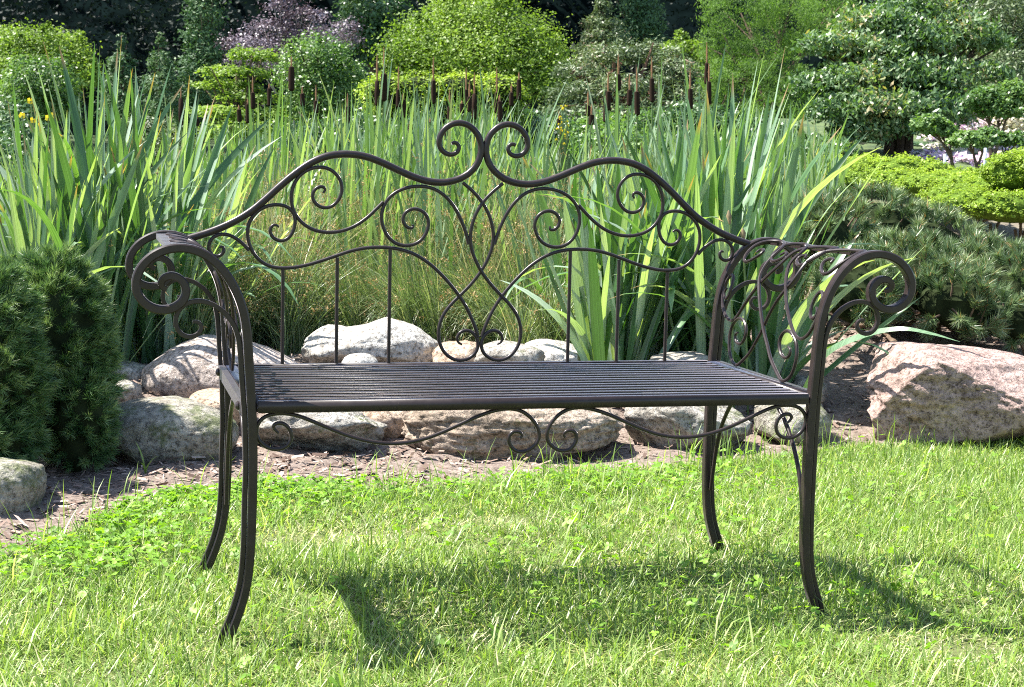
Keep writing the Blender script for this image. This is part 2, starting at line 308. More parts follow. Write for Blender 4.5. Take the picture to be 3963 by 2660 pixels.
for mx in (1, -1):
    P = catmull(relax(plane(top_rail, YBK, mx)), 5)
    r = np.interp(np.arange(len(P)) / len(P), [0, .5, .75, 1], [.0082, .0079, .0065, .0038])
    ship('back_rail', [sweep(P, r, nrm=(0, 1, 0), sides=14)], METAL, bench)
    for pts, nm in ((scr1, 1), (scr2, 1), (scr3, 1), (scr4, 1), (scr5, 1)):
        yo = YBK + (.0012 if mx > 0 else -.0012) * (pts is scr5)
        P = catmull(relax(plane(pts, yo, mx)), 5)
        ship('back_scroll', [sweep(P, taper(P, .0040, 16, 0, .55), nrm=(0, 1, 0))], METAL, bench)
    for x, z in ((-.2045, .7025), (-.32, .683), (-.4368, .656)):
        ship('spindle', [sweep([(mx * x, YBK, SEAT - .004), (mx * x, YBK, z)], .0039)], METAL, bench)
    # apron scroll under the front rail, with its two weld stubs
    P = catmull(relax(plane(apron_c, .004, mx)), 5)
    parts = [sweep(P, taper(P, .0038, 14, 14, .6), nrm=(0, 1, 0))]
    for x in (-.503, -.08): parts.append(box((mx * x, .004, .432), (.016, .008, .012)))
    ship('apron_scroll', parts, METAL, bench)
    # legs that run on into the rolled arms
    for y in (0, D):
        foot = [(609, -26), (600, -3), (588, 24), (576, 54), (564, 93), (557, 131), (553, 190), (552, 261)] + leg_c[9:] if mx < 0 else leg_c
        main = np.vstack([plane(foot, y, mx), plane(arm_c, y, mx)])
        P = catmull(relax(main), 5); n = len(P)
        r = np.interp(np.arange(n) / n, [0, .75, .9, 1], [1, 1, .85, .55])
        ship('leg', [sweep(P, r, 'rect', nrm=(0, 1, 0), rect=(.0080, BARH))], METAL, bench, sharp=R_(40))
        leg = catmull(plane(foot, y, mx), 3)
        T = np.gradient(leg, axis=0); T /= np.linalg.norm(T, axis=1)[:, None]
        off = -np.cross(T, (0, 1, 0)) * mx                           # outward in the plane of the leg
        lo = (leg + off * .0139)[::-1]
        b = np.vstack([plane(brk_c, y, mx), lo[3:-1]])
        P = catmull(relax(b), 3)
        n = len(P); r = np.interp(np.arange(n) / n, [0, .1, .4, 1], [.6, .85, 1, 1])
        ship('arm_bracket', [sweep(P, r, 'rect', nrm=(0, 1, 0), rect=(.0048, .0055))], METAL, bench, sharp=R_(40))
    # rail between the two legs at seat height, flat bar over the arm
    ship('arm_crossbar', [box((mx * .692, D / 2, .7255), (.022, D - .02, .010))], METAL, bench)
    ship('side_rail', [box((mx * .5665, D / 2, SEAT - .0125), (.0125, D - .018, .025))], METAL, bench)
    for y in (.03, D - .03):
        ship('bolt', [sweep([(mx * .573, y, SEAT - .012), (mx * .5765, y, SEAT - .012), (mx * .5805, y, SEAT - .012)], [.0085, .0085, .0045], sides=12)], METAL, bench)
    # scrollwork filling the rolled side panel
    A = catmull(np.array([(552, 452), (555, 485)] + arm_c[1:14]) / 1000., 8)
    s = np.r_[0, np.cumsum(np.linalg.norm(np.diff(A, axis=0), axis=1))]
    for pts in (panQ, panR):
        for my in (0, 1):
            q = relax(catmull(np.array(pts) / 1000., 5))
            yy = D - q[:, 1] if my else q[:, 1]
            dz = .0028 if my else -.0022
            P = np.stack([mx * (np.interp(q[:, 0], s, A[:, 0]) + dz), yy, np.interp(q[:, 0], s, A[:, 1])], 1)
            ship('arm_scroll', [sweep(relax(P), taper(P, .0038, 14, 14, .6), sides=8)], METAL, bench)
    # curved braces under the seat
    for my in (0, 1):
        q = np.array([(255, 432), (210, 418), (160, 394), (115, 363), (75, 320), (46, 270), (28, 210), (14, 150)]) / 1000.
        P = catmull(np.stack([np.full(len(q), mx * .556), (D - q[:, 0]) if my else q[:, 0], q[:, 1]], 1), 4)
        ship('brace', [sweep(P, .0046)], METAL, bench)
# seat frame and slats
fr = [box((0, -.0015, SEAT - .0105), (2 * W2 - .016, .018, .021)), box((0, D + .0015, SEAT - .0105), (2 * W2 - .016, .018, .021))]
for mx in (1, -1): fr.append(box((mx * .5475, D / 2, SEAT - .0112), (.022, D - .022, .0215)))
ship('seat_frame', fr, METAL, bench, False)
ns = 14; pitch = D / (ns + 1)
for i in range(ns):
    y = pitch * (i + 1)
    V, F, A_ = sweep([(-.535, y, SEAT - .0022), (.535, y, SEAT - .0022)], 1, 'rect', nrm=(0, 1, 0), rect=(.0013, .0090))
    ship('seat_slat', [(V, F, A_)], METAL, bench, False)

# ------------------------------------------------------------------ rocks
MT_PINK = rockmat('pink_granite', (0.30, 0.21, 0.18), (0.42, 0.30, 0.265), (0.50, 0.39, 0.35))
MT_WHITE = rockmat('white_granite', (0.36, 0.34, 0.30), (0.52, 0.50, 0.46), (0.66, 0.64, 0.60), 0.0)
MT_GREY = rockmat('grey_granite', (0.24, 0.22, 0.19), (0.36, 0.34, 0.30), (0.50, 0.47, 0.43), 0.12)
MT_MOSS = rockmat('mossy_granite', (0.19, 0.18, 0.14), (0.33, 0.31, 0.26), (0.47, 0.45, 0.40), 0.34)
MT_BROWN = rockmat('brown_granite', (0.18, 0.14, 0.10), (0.34, 0.27, 0.21), (0.48, 0.40, 0.33), 0.16, (0.12, 0.11, 0.05))
MT_TAN = rockmat('tan_granite', (0.32, 0.22, 0.15), (0.44, 0.33, 0.24), (0.52, 0.42, 0.33))
def rock(x0, y0, x1, y1, thick, mat, label, seed, d=None, prof=None, facets=7, sub=5, amp=.10, sink=.25, power=2.6, cut=(.62, .9)):
    """a boulder that fills the photo box x0..x1, y0..y1; its front foot stands at distance d"""
    if d is None:
        p = on_z((x0 + x1) / 2, y1, .0); d = float((p - CAM) @ (M3[:, 1]))
    c0 = at((x0 + x1) / 2, (y0 + y1) / 2, d + thick * .35)
    w = S(x1 - x0, d + thick * .35); h = S(y1 - y0, d + thick * .35)
    me = bpy.data.meshes.new('rock'); import bmesh
    bm = bmesh.new(); bmesh.ops.create_icosphere(bm, subdivisions=sub, radius=1); bm.to_mesh(me); bm.free()
    n = len(me.vertices); V = np.empty(n * 3, np.float32); me.vertices.foreach_get('co', V); V = V.reshape(-1, 3).astype(float)
    rs = np.random.default_rng(seed)
    # superellipsoid
    nr = (np.abs(V) ** power).sum(1) ** (1 / power); V = V / nr[:, None]
    for _ in range(facets):
        q = rs.normal(size=3); q /= np.linalg.norm(q); o = rs.uniform(*cut) + .08
        ex = V @ q - o; msk = ex > 0; V[msk] -= ex[msk, None] * q * .9
    o = Vector(rs.uniform(-50, 50, 3))
    for i in range(n):
        v = Vector(V[i]); q = noise.fractal(v * 1.4 + o, .9, 2.1, 5) * amp + noise.fractal(v * 7 + o, .7, 2.2, 4) * (amp * .25 + .006) - abs(noise.noise(v * 3.2 + o)) * amp * .35
        V[i] += V[i] / (np.linalg.norm(V[i]) + 1e-6) * q
    if prof:
        mult = np.interp(V[:, 0], [p[0] for p in prof], [p[1] for p in prof]); up = V[:, 2] > 0
        V[up, 2] *= mult[up]
    for a in (0, 2):
        lo, hi = V[:, a].min(), V[:, a].max(); V[:, a] = (V[:, a] - (lo + hi) / 2) / ((hi - lo) / 2)
    # flatten underside and sink it into the soil
    V[:, 2] = np.where(V[:, 2] < 0, np.maximum(V[:, 2] * 1.15, -1.0), V[:, 2])
    L = np.stack([V[:, 0] * w / 2, V[:, 1] * thick / 2, V[:, 2] * h / 2], 1)
    low = V[:, 2] < -.55; L[low, 2] -= sink * h * (-(V[low, 2]) - .55) / .45 * .5
    me.vertices.foreach_set('co', (L).astype(np.float32).ravel())
    me.polygons.foreach_set('use_smooth', [True] * len(me.polygons)); me.update()
    ob = link('rock', me, mat); ob.location = c0; ob.rotation_euler = (0, ROLL * 0, YAW)
    return tag(ob, label, 'rock')
MT_ROSE = rockmat('rose_grey_granite', (0.34, 0.29, 0.26), (0.49, 0.42, 0.38), (0.58, 0.52, 0.48))
rock(325, 766, 712, 930, .50, MT_ROSE, 'large smooth pink boulder seen behind the left bench arm', 3, d=5.45, prof=[(-1, .55), (-.6, .9), (-.3, 1.1), (.2, .95), (.7, .65), (1, .4)], facets=3, amp=.05, power=2.2)
rock(228, 908, 545, 1056, .42, MT_MOSS, 'flat mossy grey boulder beside the left dwarf pine', 8, prof=[(-1, .9), (0, 1), (.6, .85), (1, .6)], facets=4, amp=.06)
rock(425, 886, 580, 985, .3, MT_TAN, 'small tan boulder wedged behind the left back leg', 12, d=5.15, sub=4, amp=.06)
rock(690, 722, 1003, 850, .40, MT_WHITE, 'long white boulder with a saddle top seen between the back spindles', 21, d=5.75, prof=[(-1, .8), (-.7, 1.05), (-.4, .82), (-.1, .92), (.2, 1.3), (.6, 1.1), (1, .6)], facets=4, amp=.08, sink=0)
rock(780, 807, 862, 860, .2, MT_WHITE, 'small rounded white stone below the saddle topped boulder', 22, d=5.45, sub=4, facets=2, amp=.05)
rock(985, 776, 1110, 870, .3, MT_TAN, 'pale pink stone behind the left half of the bottom heart', 25, d=5.6, sub=4)
rock(1080, 779, 1245, 870, .3, MT_GREY, 'grey domed boulder behind the right half of the bottom heart', 27, d=5.5, sub=4, facets=3)
rock(1190, 774, 1330, 870, .3, MT_WHITE, 'pale boulder at the foot of the right iris clump', 28, d=5.7, sub=4, facets=3)
rock(578, 898, 884, 1036, .42, MT_GREY, 'craggy grey pink boulder under the left end of the seat', 31, prof=[(-1, .7), (-.4, .95), (.3, 1.1), (.7, .9), (1, .35)], facets=10, amp=.14, cut=(.5, .85))
rock(822, 895, 942, 1008, .3, MT_TAN, 'brown orange boulder in the gap under the seat', 33, d=5.22, sub=4, facets=5)
rock(838, 1000, 868, 1022, .07, MT_PINK, 'tiny pale stone on the soil under the seat', 34, sub=3, facets=1)
rock(914, 890, 1425, 1042, .5, MT_BROWN, 'widest brown boulder with lichen under the middle of the seat', 37, prof=[(-1, .85), (-.5, 1), (.2, 1), (.8, .9), (1, .6)], facets=6, amp=.10, power=3, sub=6)
rock(1422, 880, 1708, 1030, .42, MT_GREY, 'pale grey boulder under the right end of the seat', 40, prof=[(-1, .8), (-.2, 1.05), (.6, .9), (1, .6)], facets=6, amp=.08)
rock(1462, 804, 1640, 905, .32, MT_GREY, 'speckled grey boulder behind the seat beside the back right leg', 43, d=5.5, sub=4, facets=3)
rock(1720, 905, 1890, 1012, .34, MT_MOSS, 'dark mossy boulder behind the front right leg', 45, sub=4, facets=5)
rock(1800, 858, 1884, 925, .22, MT_GREY, 'small grey stone on the dark boulder behind the right arm', 46, d=5.75, sub=4, facets=4)
rock(1740, 822, 1822, 890, .2, MT_GREY, 'small dark stone among iris leaves seen through the right arm', 47, d=5.9, sub=4, facets=4)
rock(1964, 782, 2440, 990, .80, MT_PINK, 'large angular pink rock at the right edge of the lawn', 52, d=5.3, prof=[(-1, .55), (-.8, .8), (-.5, 1.15), (0, 1.08), (.5, .95), (1, .7)], facets=14, amp=.07, cut=(.5, .82), power=3, sub=6)
rock(-130, 1038, 97, 1182, .30, MT_MOSS, 'rounded lichened grey stone at the lower left corner', 57, facets=4, amp=.07)
rock(247, 868, 322, 915, .15, MT_GREY, 'small pitted stone above the flat mossy boulder', 61, d=5.3, sub=4, facets=4)
rock(235, 826, 352, 885, .22, MT_GREY, 'flat grey ledge stone under the drooping rushes', 63, d=5.6, sub=4, facets=6)

# ------------------------------------------------------------------ blades
def blades(B, L, W, head, lean, curl, nseg=3, rnd=None, twist=None, prof='grass', fold=0.0):
    """vectorised bent ribbons. B (n,3) bases; head azimuth; lean = start angle from vertical; curl = extra bend along the blade"""
    n = len(B); t = np.linspace(0, 1, nseg + 1)
    th = lean[:, None] + curl[:, None] * (t[None, :] ** 1.5)
    dx = np.sin(th); dz = np.cos(th); st = (L / nseg)[:, None]
    mid = lambda a: (a[:, 1:] + a[:, :-1]) / 2
    hx = np.concatenate([np.zeros((n, 1)), np.cumsum(mid(dx) * st, 1)], 1); hz = np.concatenate([np.zeros((n, 1)), np.cumsum(mid(dz) * st, 1)], 1)
    ch, sh = np.cos(head)[:, None], np.sin(head)[:, None]
    P = np.stack([B[:, :1] + hx * ch, B[:, 1:2] + hx * sh, B[:, 2:3] + hz], -1)      # n, s, 3
    sa = head + math.pi / 2 + (twist if twist is not None else 0)
    side = np.stack([np.cos(sa), np.sin(sa), np.zeros(n)], -1)[:, None, :]
    if prof == 'grass': w = np.interp(t, [0, .3, .75, 1], [.8, 1, .7, .08])
    elif prof == 'rush': w = np.interp(t, [0, .5, 1], [1, .9, .3])
    else: w = np.interp(t, [0, .1, .5, .8, .94, 1], [.75, .9, 1, .75, .33, .03])
    w = w[None, :, None] * W[:, None, None] / 2
    A1 = P - side * w; A2 = P + side * w
    m = nseg + 1
    if fold:
        nv = np.cross(side, np.gradient(P, axis=1)); nv /= np.linalg.norm(nv, axis=2)[:, :, None] + 1e-9
        Cc = P + nv * w * fold
        V = np.stack([A1, Cc, A2], 2).reshape(-1, 3); k = 3
        base = (np.arange(n) * m * 3)[:, None, None]; s_ = (np.arange(nseg) * 3)[None, :, None]; e = np.array([0, 1])[None, None, :]
        i0 = base + s_ + e
        F = np.stack([i0, i0 + 1, i0 + 4, i0 + 3], -1).reshape(-1, 4)
    else:
        V = np.stack([A1, A2], 2).reshape(-1, 3); k = 2
        i0 = (np.arange(n) * m * 2)[:, None] + (np.arange(nseg) * 2)[None, :]
        F = np.stack([i0, i0 + 1, i0 + 3, i0 + 2], -1).reshape(-1, 4)
    r = rnd if rnd is not None else rng.random(n)
    return V, F, np.repeat(r, m * k)

def vnoise(x, y, sc_, seed=0):
    return np.sin(x * sc_ + seed) * np.cos(y * sc_ * 1.13 + seed * 2.1) * .5 + np.sin(x * sc_ * 2.3 + y * sc_ * 1.7 + seed) * .3 + np.sin(y * sc_ * 3.9 - x * sc_ * 1.9 + seed * 3) * .2
GRASS = leafmat('grass_blade', [(0.0, (0.08, 0.15, 0.028)), (0.35, (0.19, 0.295, 0.06)), (0.7, (0.32, 0.42, 0.13)), (0.86, (0.48, 0.51, 0.25)), (0.93, (0.62, 0.56, 0.35)), (1.0, (0.70, 0.62, 0.45))], .42, (1.2, 1.3, .5), .42, .42)
def sample_lawn(n, x0, x1, y0, y1):
    x = rng.uniform(x0, x1, n); y = rng.uniform(y0, y1, n)
    k = y < edge_y(x) + .045 * vnoise(x, y, 9) + rng.normal(0, .03, n) * (rng.random(n) < .5) - .01
    return x[k], y[k]
def in_view(x, y, margin=0):
    p = np.stack([x, y, np.zeros_like(x)], -1) - CAM; q = p @ M3
    u = FPX * q[:, 0] / q[:, 1] + PW / 2; v = PH / 2 - FPX * q[:, 2] / q[:, 1]
    return (q[:, 1] > .3) & (u > -margin) & (u < PW + margin) & (v < PH + margin)
def lawn():
    parts = []
    # visible part dense, surroundings thin
    x, y = sample_lawn(640000, -1.45, 3.2, -.75, 2.25); k = in_view(x, y, 160); x, y = x[k], y[k]
    x2, y2 = sample_lawn(90000, -5, 7, -3.5, 2.3); k = ~in_view(x2, y2, 160); x2, y2 = x2[k], y2[k]
    print('grass blades', len(x), len(x2))
    x = np.r_[x, x2]; y = np.r_[y, y2]; n = len(x)
    patch = vnoise(x, y, 2.2, 1.0); fine = vnoise(x, y, 13, 4)
    L = rng.gamma(6, .0060, n) * (1 + .28 * patch + .18 * fine); L = np.clip(L, .012, .12)
    e = edge_y(x) - y; L *= 1 - .35 * np.exp(-np.clip(e, 0, 1) / .04)
    head = rng.uniform(0, 2 * math.pi, n) * 1.0 + (1.2 * vnoise(x, y, 3.1, 9)) + 1.2
    lean = np.abs(rng.normal(.8, .55, n)); curl = rng.normal(.8, .7, n)
    r = np.clip(rng.beta(1.4, 1.8, n) * .85 + .10 * patch - .02, 0, .9)
    bp = [on_z(655, 1235), on_z(850, 1225), on_z(1130, 1190), on_z(2150, 1480)]
    barep = sum(np.exp(-(((x - q[0]) / .16) ** 2 + ((y - q[1]) / .10) ** 2)) for q in bp)
    dry = rng.random(n) < (.16 + .26 * np.clip(vnoise(x, y, 4.3, 3) + .15, 0, 1) + .5 * barep); L = L * (1 - .45 * np.clip(barep, 0, 1)); r[dry] = rng.uniform(.88, 1, dry.sum())
    lean[dry] += .6
    W = rng.uniform(.0014, .0032, n)
    co = rng.random(n) < .07 * (1 + vnoise(x, y, 6, 5)); W[co] *= 1.7; L[co] *= 1.45; r[co] = np.clip(r[co] + .12, 0, .88)
    bare = rng.random(n) < .55 * smooth(.35, .75, vnoise(x, y, 5.1, 7)); L[bare] *= .45
    lean = lean + .5 * np.clip(vnoise(x, y, 7.3, 11), 0, 1)
    B = np.stack([x, y, height(x, y) - .003], -1)
    V, F, A = blades(B, L, W, head, lean, curl, 2, r)
    tag(link('grass', np_mesh('grass', V, F, {'rnd': A}), GRASS), 'short bright green lawn grass mixed with pale dry blades', 'grass', None, 'stuff')
    # longer stray blades along the soil edge
    n = 900; x = rng.uniform(-1.4, 3.4, n); y = edge_y(x) + rng.normal(-.03, .05, n)
    k = rng.random(n) < .35 + .5 * (vnoise(x, y, 5, 2) > .15); x, y = x[k], y[k]; n = len(x)
    B = np.stack([x, y, height(x, y) - .003], -1)
    V, F, A = blades(B, rng.uniform(.06, .15, n), rng.uniform(.002, .004, n), rng.uniform(0, 6.28, n), np.abs(rng.normal(.2, .2, n)), rng.uniform(.1, 1.1, n), 4, rng.uniform(.1, .75, n))
    tag(link('edge_grass', np_mesh('edge_grass', V, F, {'rnd': A}), GRASS), 'taller loose grass blades along the soil edge of the lawn', 'grass', None, 'stuff')
lawn()
CLOVER = leafmat('clover_leaf', [(0.0, (0.10, 0.21, 0.02)), (0.5, (0.17, 0.33, 0.03)), (1.0, (0.25, 0.44, 0.05))], .45, (1.25, 1.3, .45), .5, .4)
def clover():
    pts = []
    for fx, fy, sx, sy, n in [(260, 1185, 120, 45, 900), (420, 1130, 110, 28, 1100), (600, 1125, 110, 26, 900), (780, 1120, 100, 24, 800), (1000, 1100, 120, 22, 420), (1250, 1095, 130, 26, 800),
                              (1500, 1090, 130, 28, 700), (100, 1275, 110, 45, 550), (300, 1250, 130, 50, 500), (1700, 1110, 160, 50, 350), (1450, 1180, 260, 60, 300), (2000, 1120, 220, 90, 250),
                              (1400, 1330, 260, 90, 330), (1750, 1400, 260, 80, 330), (2150, 1350, 160, 100, 150), (1000, 1350, 300, 80, 110), (700, 1450, 300, 70, 60), (900, 1230, 250, 50, 180)]:
        q = rng.normal(0, 1, (n, 2)) * (sx, sy) + (fx, fy)
        n = int(n * .6) if fx < 700 else int(n * .38)
        q = q[:n]
        pts += [on_z(a, b)[:2] for a, b in q if b > 1000 and b < 1700]
    P = np.array(pts); k = P[:, 1] < edge_y(P[:, 0]) - .01; P = P[k]; n = len(P)
    hh = rng.uniform(.015, .042, n); z = height(P[:, 0], P[:, 1])
    parts = []
    rad = rng.uniform(.0055, .0105, n); tilt = rng.normal(0, .35, (n, 2)); rot = rng.uniform(0, 6.28, n); rr = rng.random(n)
    prof = np.array([(0, 0), (.45, .52), (.95, .58), (1.25, .30), (1.12, 0), (1.25, -.30), (.95, -.58), (.45, -.52)])     # heart shaped leaflet
    for l in range(3):
        a = rot + l * 2.094 + rng.normal(0, .15, n)
        u = prof[None, :, 0] * rad[:, None]; v = prof[None, :, 1] * rad[:, None]
        x = u * np.cos(a)[:, None] - v * np.sin(a)[:, None]; y = u * np.sin(a)[:, None] + v * np.cos(a)[:, None]
        zz = x * tilt[:, :1] + y * tilt[:, 1:] + np.abs(v) * .35 - u * .12
        V = np.stack([P[:, :1] + x, P[:, 1:] + y, z[:, None] + hh[:, None] + zz], -1).reshape(-1, 3)
        b = (np.arange(n) * 8)[:, None]
        F = np.concatenate([b + np.array([[0, 1, 2, 3]]), b + np.array([[0, 3, 4, 5]]), b + np.array([[0, 5, 6, 7]])], 0)
        parts.append((V, F, np.repeat(np.clip(rr + rng.normal(0, .1, n), 0, 1), 8)))
    V, F, A = join(parts)
    tag(link('clover', np_mesh('clover', V, F, {'rnd': A}), CLOVER), 'low bright green clover patches spreading through the lawn', 'clover', None, 'stuff')
clover()
MULCH = leafmat('bark_chip', [(0.0, (0.07, 0.045, 0.035)), (0.5, (0.20, 0.14, 0.11)), (0.85, (0.38, 0.28, 0.23)), (1.0, (0.5, 0.4, 0.33))], .0, (1, 1, 1), .85, .2)
def mulch():
    n = 60000; x = rng.uniform(-1.7, 4.6, n); y = rng.uniform(.7, 4.6, n)
    k = (y > edge_y(x) + .01 + .03 * vnoise(x, y, 9)) & (rng.random(n) < np.where(x < .1, 1, .45)) & (y < edge_y(x) + 1.6); x, y = x[k], y[k]; n = len(x)
    L = rng.gamma(4, .0055, n); W = L * rng.uniform(.08, .4, n); a = rng.uniform(0, 6.28, n); pt = rng.normal(0, .25, n)
    z = height(x, y) + rng.uniform(.001, .012, n)
    d = np.stack([np.cos(a) * np.cos(pt), np.sin(a) * np.cos(pt), np.sin(pt)], -1); s_ = np.stack([-np.sin(a), np.cos(a), rng.normal(0, .3, n)], -1)
    C_ = np.stack([x, y, z], -1); d = d * L[:, None] / 2; s_ = s_ * W[:, None] / 2
    V = np.stack([C_ - d - s_, C_ + d - s_ * .6, C_ + d + s_, C_ - d + s_ * .7], 1).reshape(-1, 3)
    F = np.arange(4 * n).reshape(-1, 4)
    tag(link('bark_mulch', np_mesh('bark_mulch', V, F, {'rnd': np.repeat(rng.random(n), 4)}), MULCH), 'scattered brown bark chips and litter on the soil strip', 'mulch', None, 'stuff')
    # clods
    parts = []
mulch()

# ------------------------------------------------------------------ sword leaved plants
IRIS = leafmat('iris_leaf', [(0.0, (0.035, 0.095, 0.03)), (0.35, (0.10, 0.20, 0.09)), (0.7, (0.21, 0.32, 0.20)), (0.93, (0.34, 0.44, 0.35)), (0.965, (0.24, 0.27, 0.14)), (1.0, (0.36, 0.29, 0.14))], .33, (1.5, 1.6, .30), .33, .6, True)
REED = leafmat('reed_leaf', [(0.0, (0.05, 0.11, 0.045)), (0.5, (0.15, 0.25, 0.13)), (0.9, (0.29, 0.38, 0.25)), (1.0, (0.4, 0.36, 0.2))], .36, (1.4, 1.5, .35), .36, .55)
RUSH = leafmat('rush_stem', [(0.0, (0.05, 0.10, 0.03)), (0.5, (0.18, 0.25, 0.11)), (0.75, (0.36, 0.40, 0.23)), (0.9, (0.56, 0.52, 0.34)), (1.0, (0.55, 0.46, 0.30))], .25, (1.2, 1.3, .5), .36, .6)
STRAW = leafmat('straw_stem', [(0.0, (0.14, 0.20, 0.07)), (0.4, (0.30, 0.32, 0.16)), (1.0, (0.62, 0.52, 0.36))], .3, (1.1, 1.1, .8), .5, .4)
SEED = leafmat('rush_seed_head', [(0.0, (0.20, 0.11, 0.04)), (0.5, (0.36, 0.23, 0.10)), (1.0, (0.52, 0.40, 0.22))], .2, (1.1, 1, .6), .7, .2)
leaf_meshes = {}
def leaf_variants(key, n, width, mat, wig=.25):
    out = []
    for i in range(n):
        cu = [0, .12, .3, .55, .9, 1.5, 2.2][i % 7] * rng.uniform(.7, 1.2)
        V, F, A = blades(np.zeros((1, 3)), np.array([1.0]), np.array([width * rng.uniform(.8, 1.2)]), np.array([0.0]), np.array([0.0]), np.array([cu]), 12,
                         np.array([rng.random() * .93 if i != 5 else .90]), np.array([rng.normal(0, .5)]), 'sword', .22)
        tipv = np.repeat(np.linspace(0, 1, 13), 3); tipv = tipv + (.04 if i % 3 == 0 else -.08 if i % 3 == 1 else -.02)
        me = np_mesh(key + '_leaf', V, F, {'rnd': A, 'tip': tipv}, True); me.materials.append(mat); out.append((cu, me))
    return out
iris_vars = leaf_variants('iris', 28, .044, IRIS); reed_vars = leaf_variants('reed', 14, .018, REED)
def add_leaf(parent, base, length, head, lean, cu, variants, wscale=1.0):
    c = min(variants, key=lambda v: abs(v[0] - cu) + .25 * random.random())
    o = bpy.data.objects.new('leaf', c[1]); COL.objects.link(o); o.parent = parent
    m = Matrix.Rotation(head, 4, 'Z') @ Matrix.Rotation(lean, 4, 'Y') @ Matrix.Rotation(random.uniform(-.5, .5), 4, 'Z') @ Matrix.Diagonal((length, wscale * .9, length, 1))
    o.matrix_local = Matrix.Translation(Vector(base) - parent.location) @ m
    return o
def iris(fx0, fx1, d0, d1, n, lab, len0, len1, spread=.35, seed=1, droop=.22, wide=1.0):
    rs = random.Random(seed); random.seed(seed)
    mid = (fx0 + fx1) / 2
    c = at(mid, 800, (d0 + d1) / 2); c[2] = float(height(c[0], c[1]))
    root = empty('iris_plant', c, lab, 'iris')
    for i in range(n):
        fx = rs.triangular(fx0, fx1, mid); d = rs.uniform(d0, d1); b = at(fx, 800, d); b[2] = float(height(b[0], b[1])) - .02
        k = (fx - mid) / ((fx1 - fx0) / 2)
        lat = k * spread + rs.gauss(0, .13); dep = rs.gauss(0, .16)
        v = RIGHT * lat + FWD * dep; lean = min(1.0, math.hypot(lat, dep)); head = math.atan2(v[1], v[0])
        cu = abs(rs.gauss(0, .3)) if rs.random() > droop else rs.uniform(.8, 2.3)
        add_leaf(root, b, rs.uniform(len0, len1) * (1 - .15 * abs(k)), head, lean, cu, iris_vars, wide * rs.uniform(.8, 1.15))
    return root
iris(1330, 1470, 5.7, 5.95, 75, 'broad bright green iris fan seen through the right back spindles', .5, .9, .38, 11, .15, .95)
iris(1440, 1590, 5.85, 6.2, 92, 'dense upright iris clump in the middle of the right group', .6, 1.04, .22, 12, .15)
iris(1560, 1730, 5.8, 6.2, 95, 'tallest iris clump behind the right end of the bench back', .7, 1.28, .30, 13, .18, .85)
iris(1690, 1800, 5.75, 6.05, 40, 'outermost iris clump whose leaves arch over the right rocks', .5, 1.0, .55, 14, .4)
iris(1230, 1360, 6.4, 6.9, 44, 'slender iris clump behind the heart of the bench back', .55, .9, .25, 15, .15, .8)
iris(10, 170, 5.5, 5.9, 84, 'grey green iris clump at the far left with arching leaves', .6, 1.05, .35, 21, .3, .62)
iris(130, 290, 5.6, 6.0, 100, 'tall upright iris clump above the left dwarf pine', .65, 1.2, .20, 22, .15, .65)
iris(270, 420, 5.8, 6.2, 100, 'bright green iris clump behind the left rolled arm', .55, 1.16, .25, 23, .2, .65)
iris(400, 520, 6.1, 6.6, 44, 'loose iris clump left of the bench back with bent leaves', .5, .95, .4, 24, .4, .7)
# a long leaf that arches out over the soil on the right
lr = empty('iris_leaf', on_z(1800, 870, .1), 'long single iris leaf arching over the pink rock on the right', 'leaf')
Pz = [at(1830, 900, 5.2), at(1880, 812, 5.0), at(1960, 768, 4.9), at(2050, 750, 4.8), at(2120, 760, 4.75), at(2190, 780, 4.72)]
lr.location = Pz[0]
cv = catmull(Pz, 6); Tn = np.gradient(cv, axis=0); Tn /= np.linalg.norm(Tn, axis=1)[:, None]
sd = np.cross(Tn, FWD); sd = sd / np.linalg.norm(sd, axis=1)[:, None] * .55 + FWD * .8
w = np.interp(np.linspace(0, 1, len(cv)), [0, .4, .8, 1], [.012, .013, .007, .0005])[:, None]
V = np.stack([cv - sd * w, cv + sd * w], 1).reshape(-1, 3); i0 = np.arange(len(cv) - 1) * 2
ship('leaf', [(V, np.stack([i0, i0 + 1, i0 + 3, i0 + 2], -1), np.full(len(V), .55))], IRIS, lr)

# cattails
HEADM = plainmat('cattail_velvet', (0.024, 0.014, 0.009), .95, .1, .35, 300)
TAILM = plainmat('cattail_tail', (0.22, 0.12, 0.06), .9, .2, .4, 200)
STALK = plainmat('cattail_stalk', (0.12, 0.18, 0.06), .6, .3, .2, 20)
A_ = [(900, 0, .5565, [(140, 640, 760, 530), (105, 720, 860, 690), (43, 760, 850, 730), (255, 610, 740, 580), (410, 460, 635, 390), (485, 650, 740, 600), (580, 700, 790, 590), (800, 740, 860, 650), (1005, 560, 740, 375), (1053, 508, 708, 325), (1078, 620, 700, 600), (1068, 700, 850, 690), (1155, 620, 750, 460), (1188, 690, 820, 650), (1397, 555, 725, 395), (1510, 740, 835, 620), (1490, 890, 980, 860), (1625, 620, 750, 470), (1648, 670, 780, 560), (1682, 650, 830, 505), (1838, 640, 790, 470), (1857, 700, 850, 660), (1375, 850, 900, 820), (1992, 550, 700, 500), (1595, 720, 790, 700), (1237, 860, 930, 840), (1940, 640, 740, 580)]),
      (2100, 0, .5102, [(498, 690, 840, 545), (575, 560, 690, 410), (660, 680, 805, 560), (715, 690, 880, 510), (828, 590, 780, 430), (1120, 670, 830, 525), (1246, 475, 640, 320), (1262, 615, 795, 480), (345, 800, 880, 690), (372, 870, 950, 790), (482, 780, 930, 720), (125, 900, 950, 840)]),
      (0, 0, .574, [(1220, 660, 850, 600), (1328, 800, 850, 770)])]
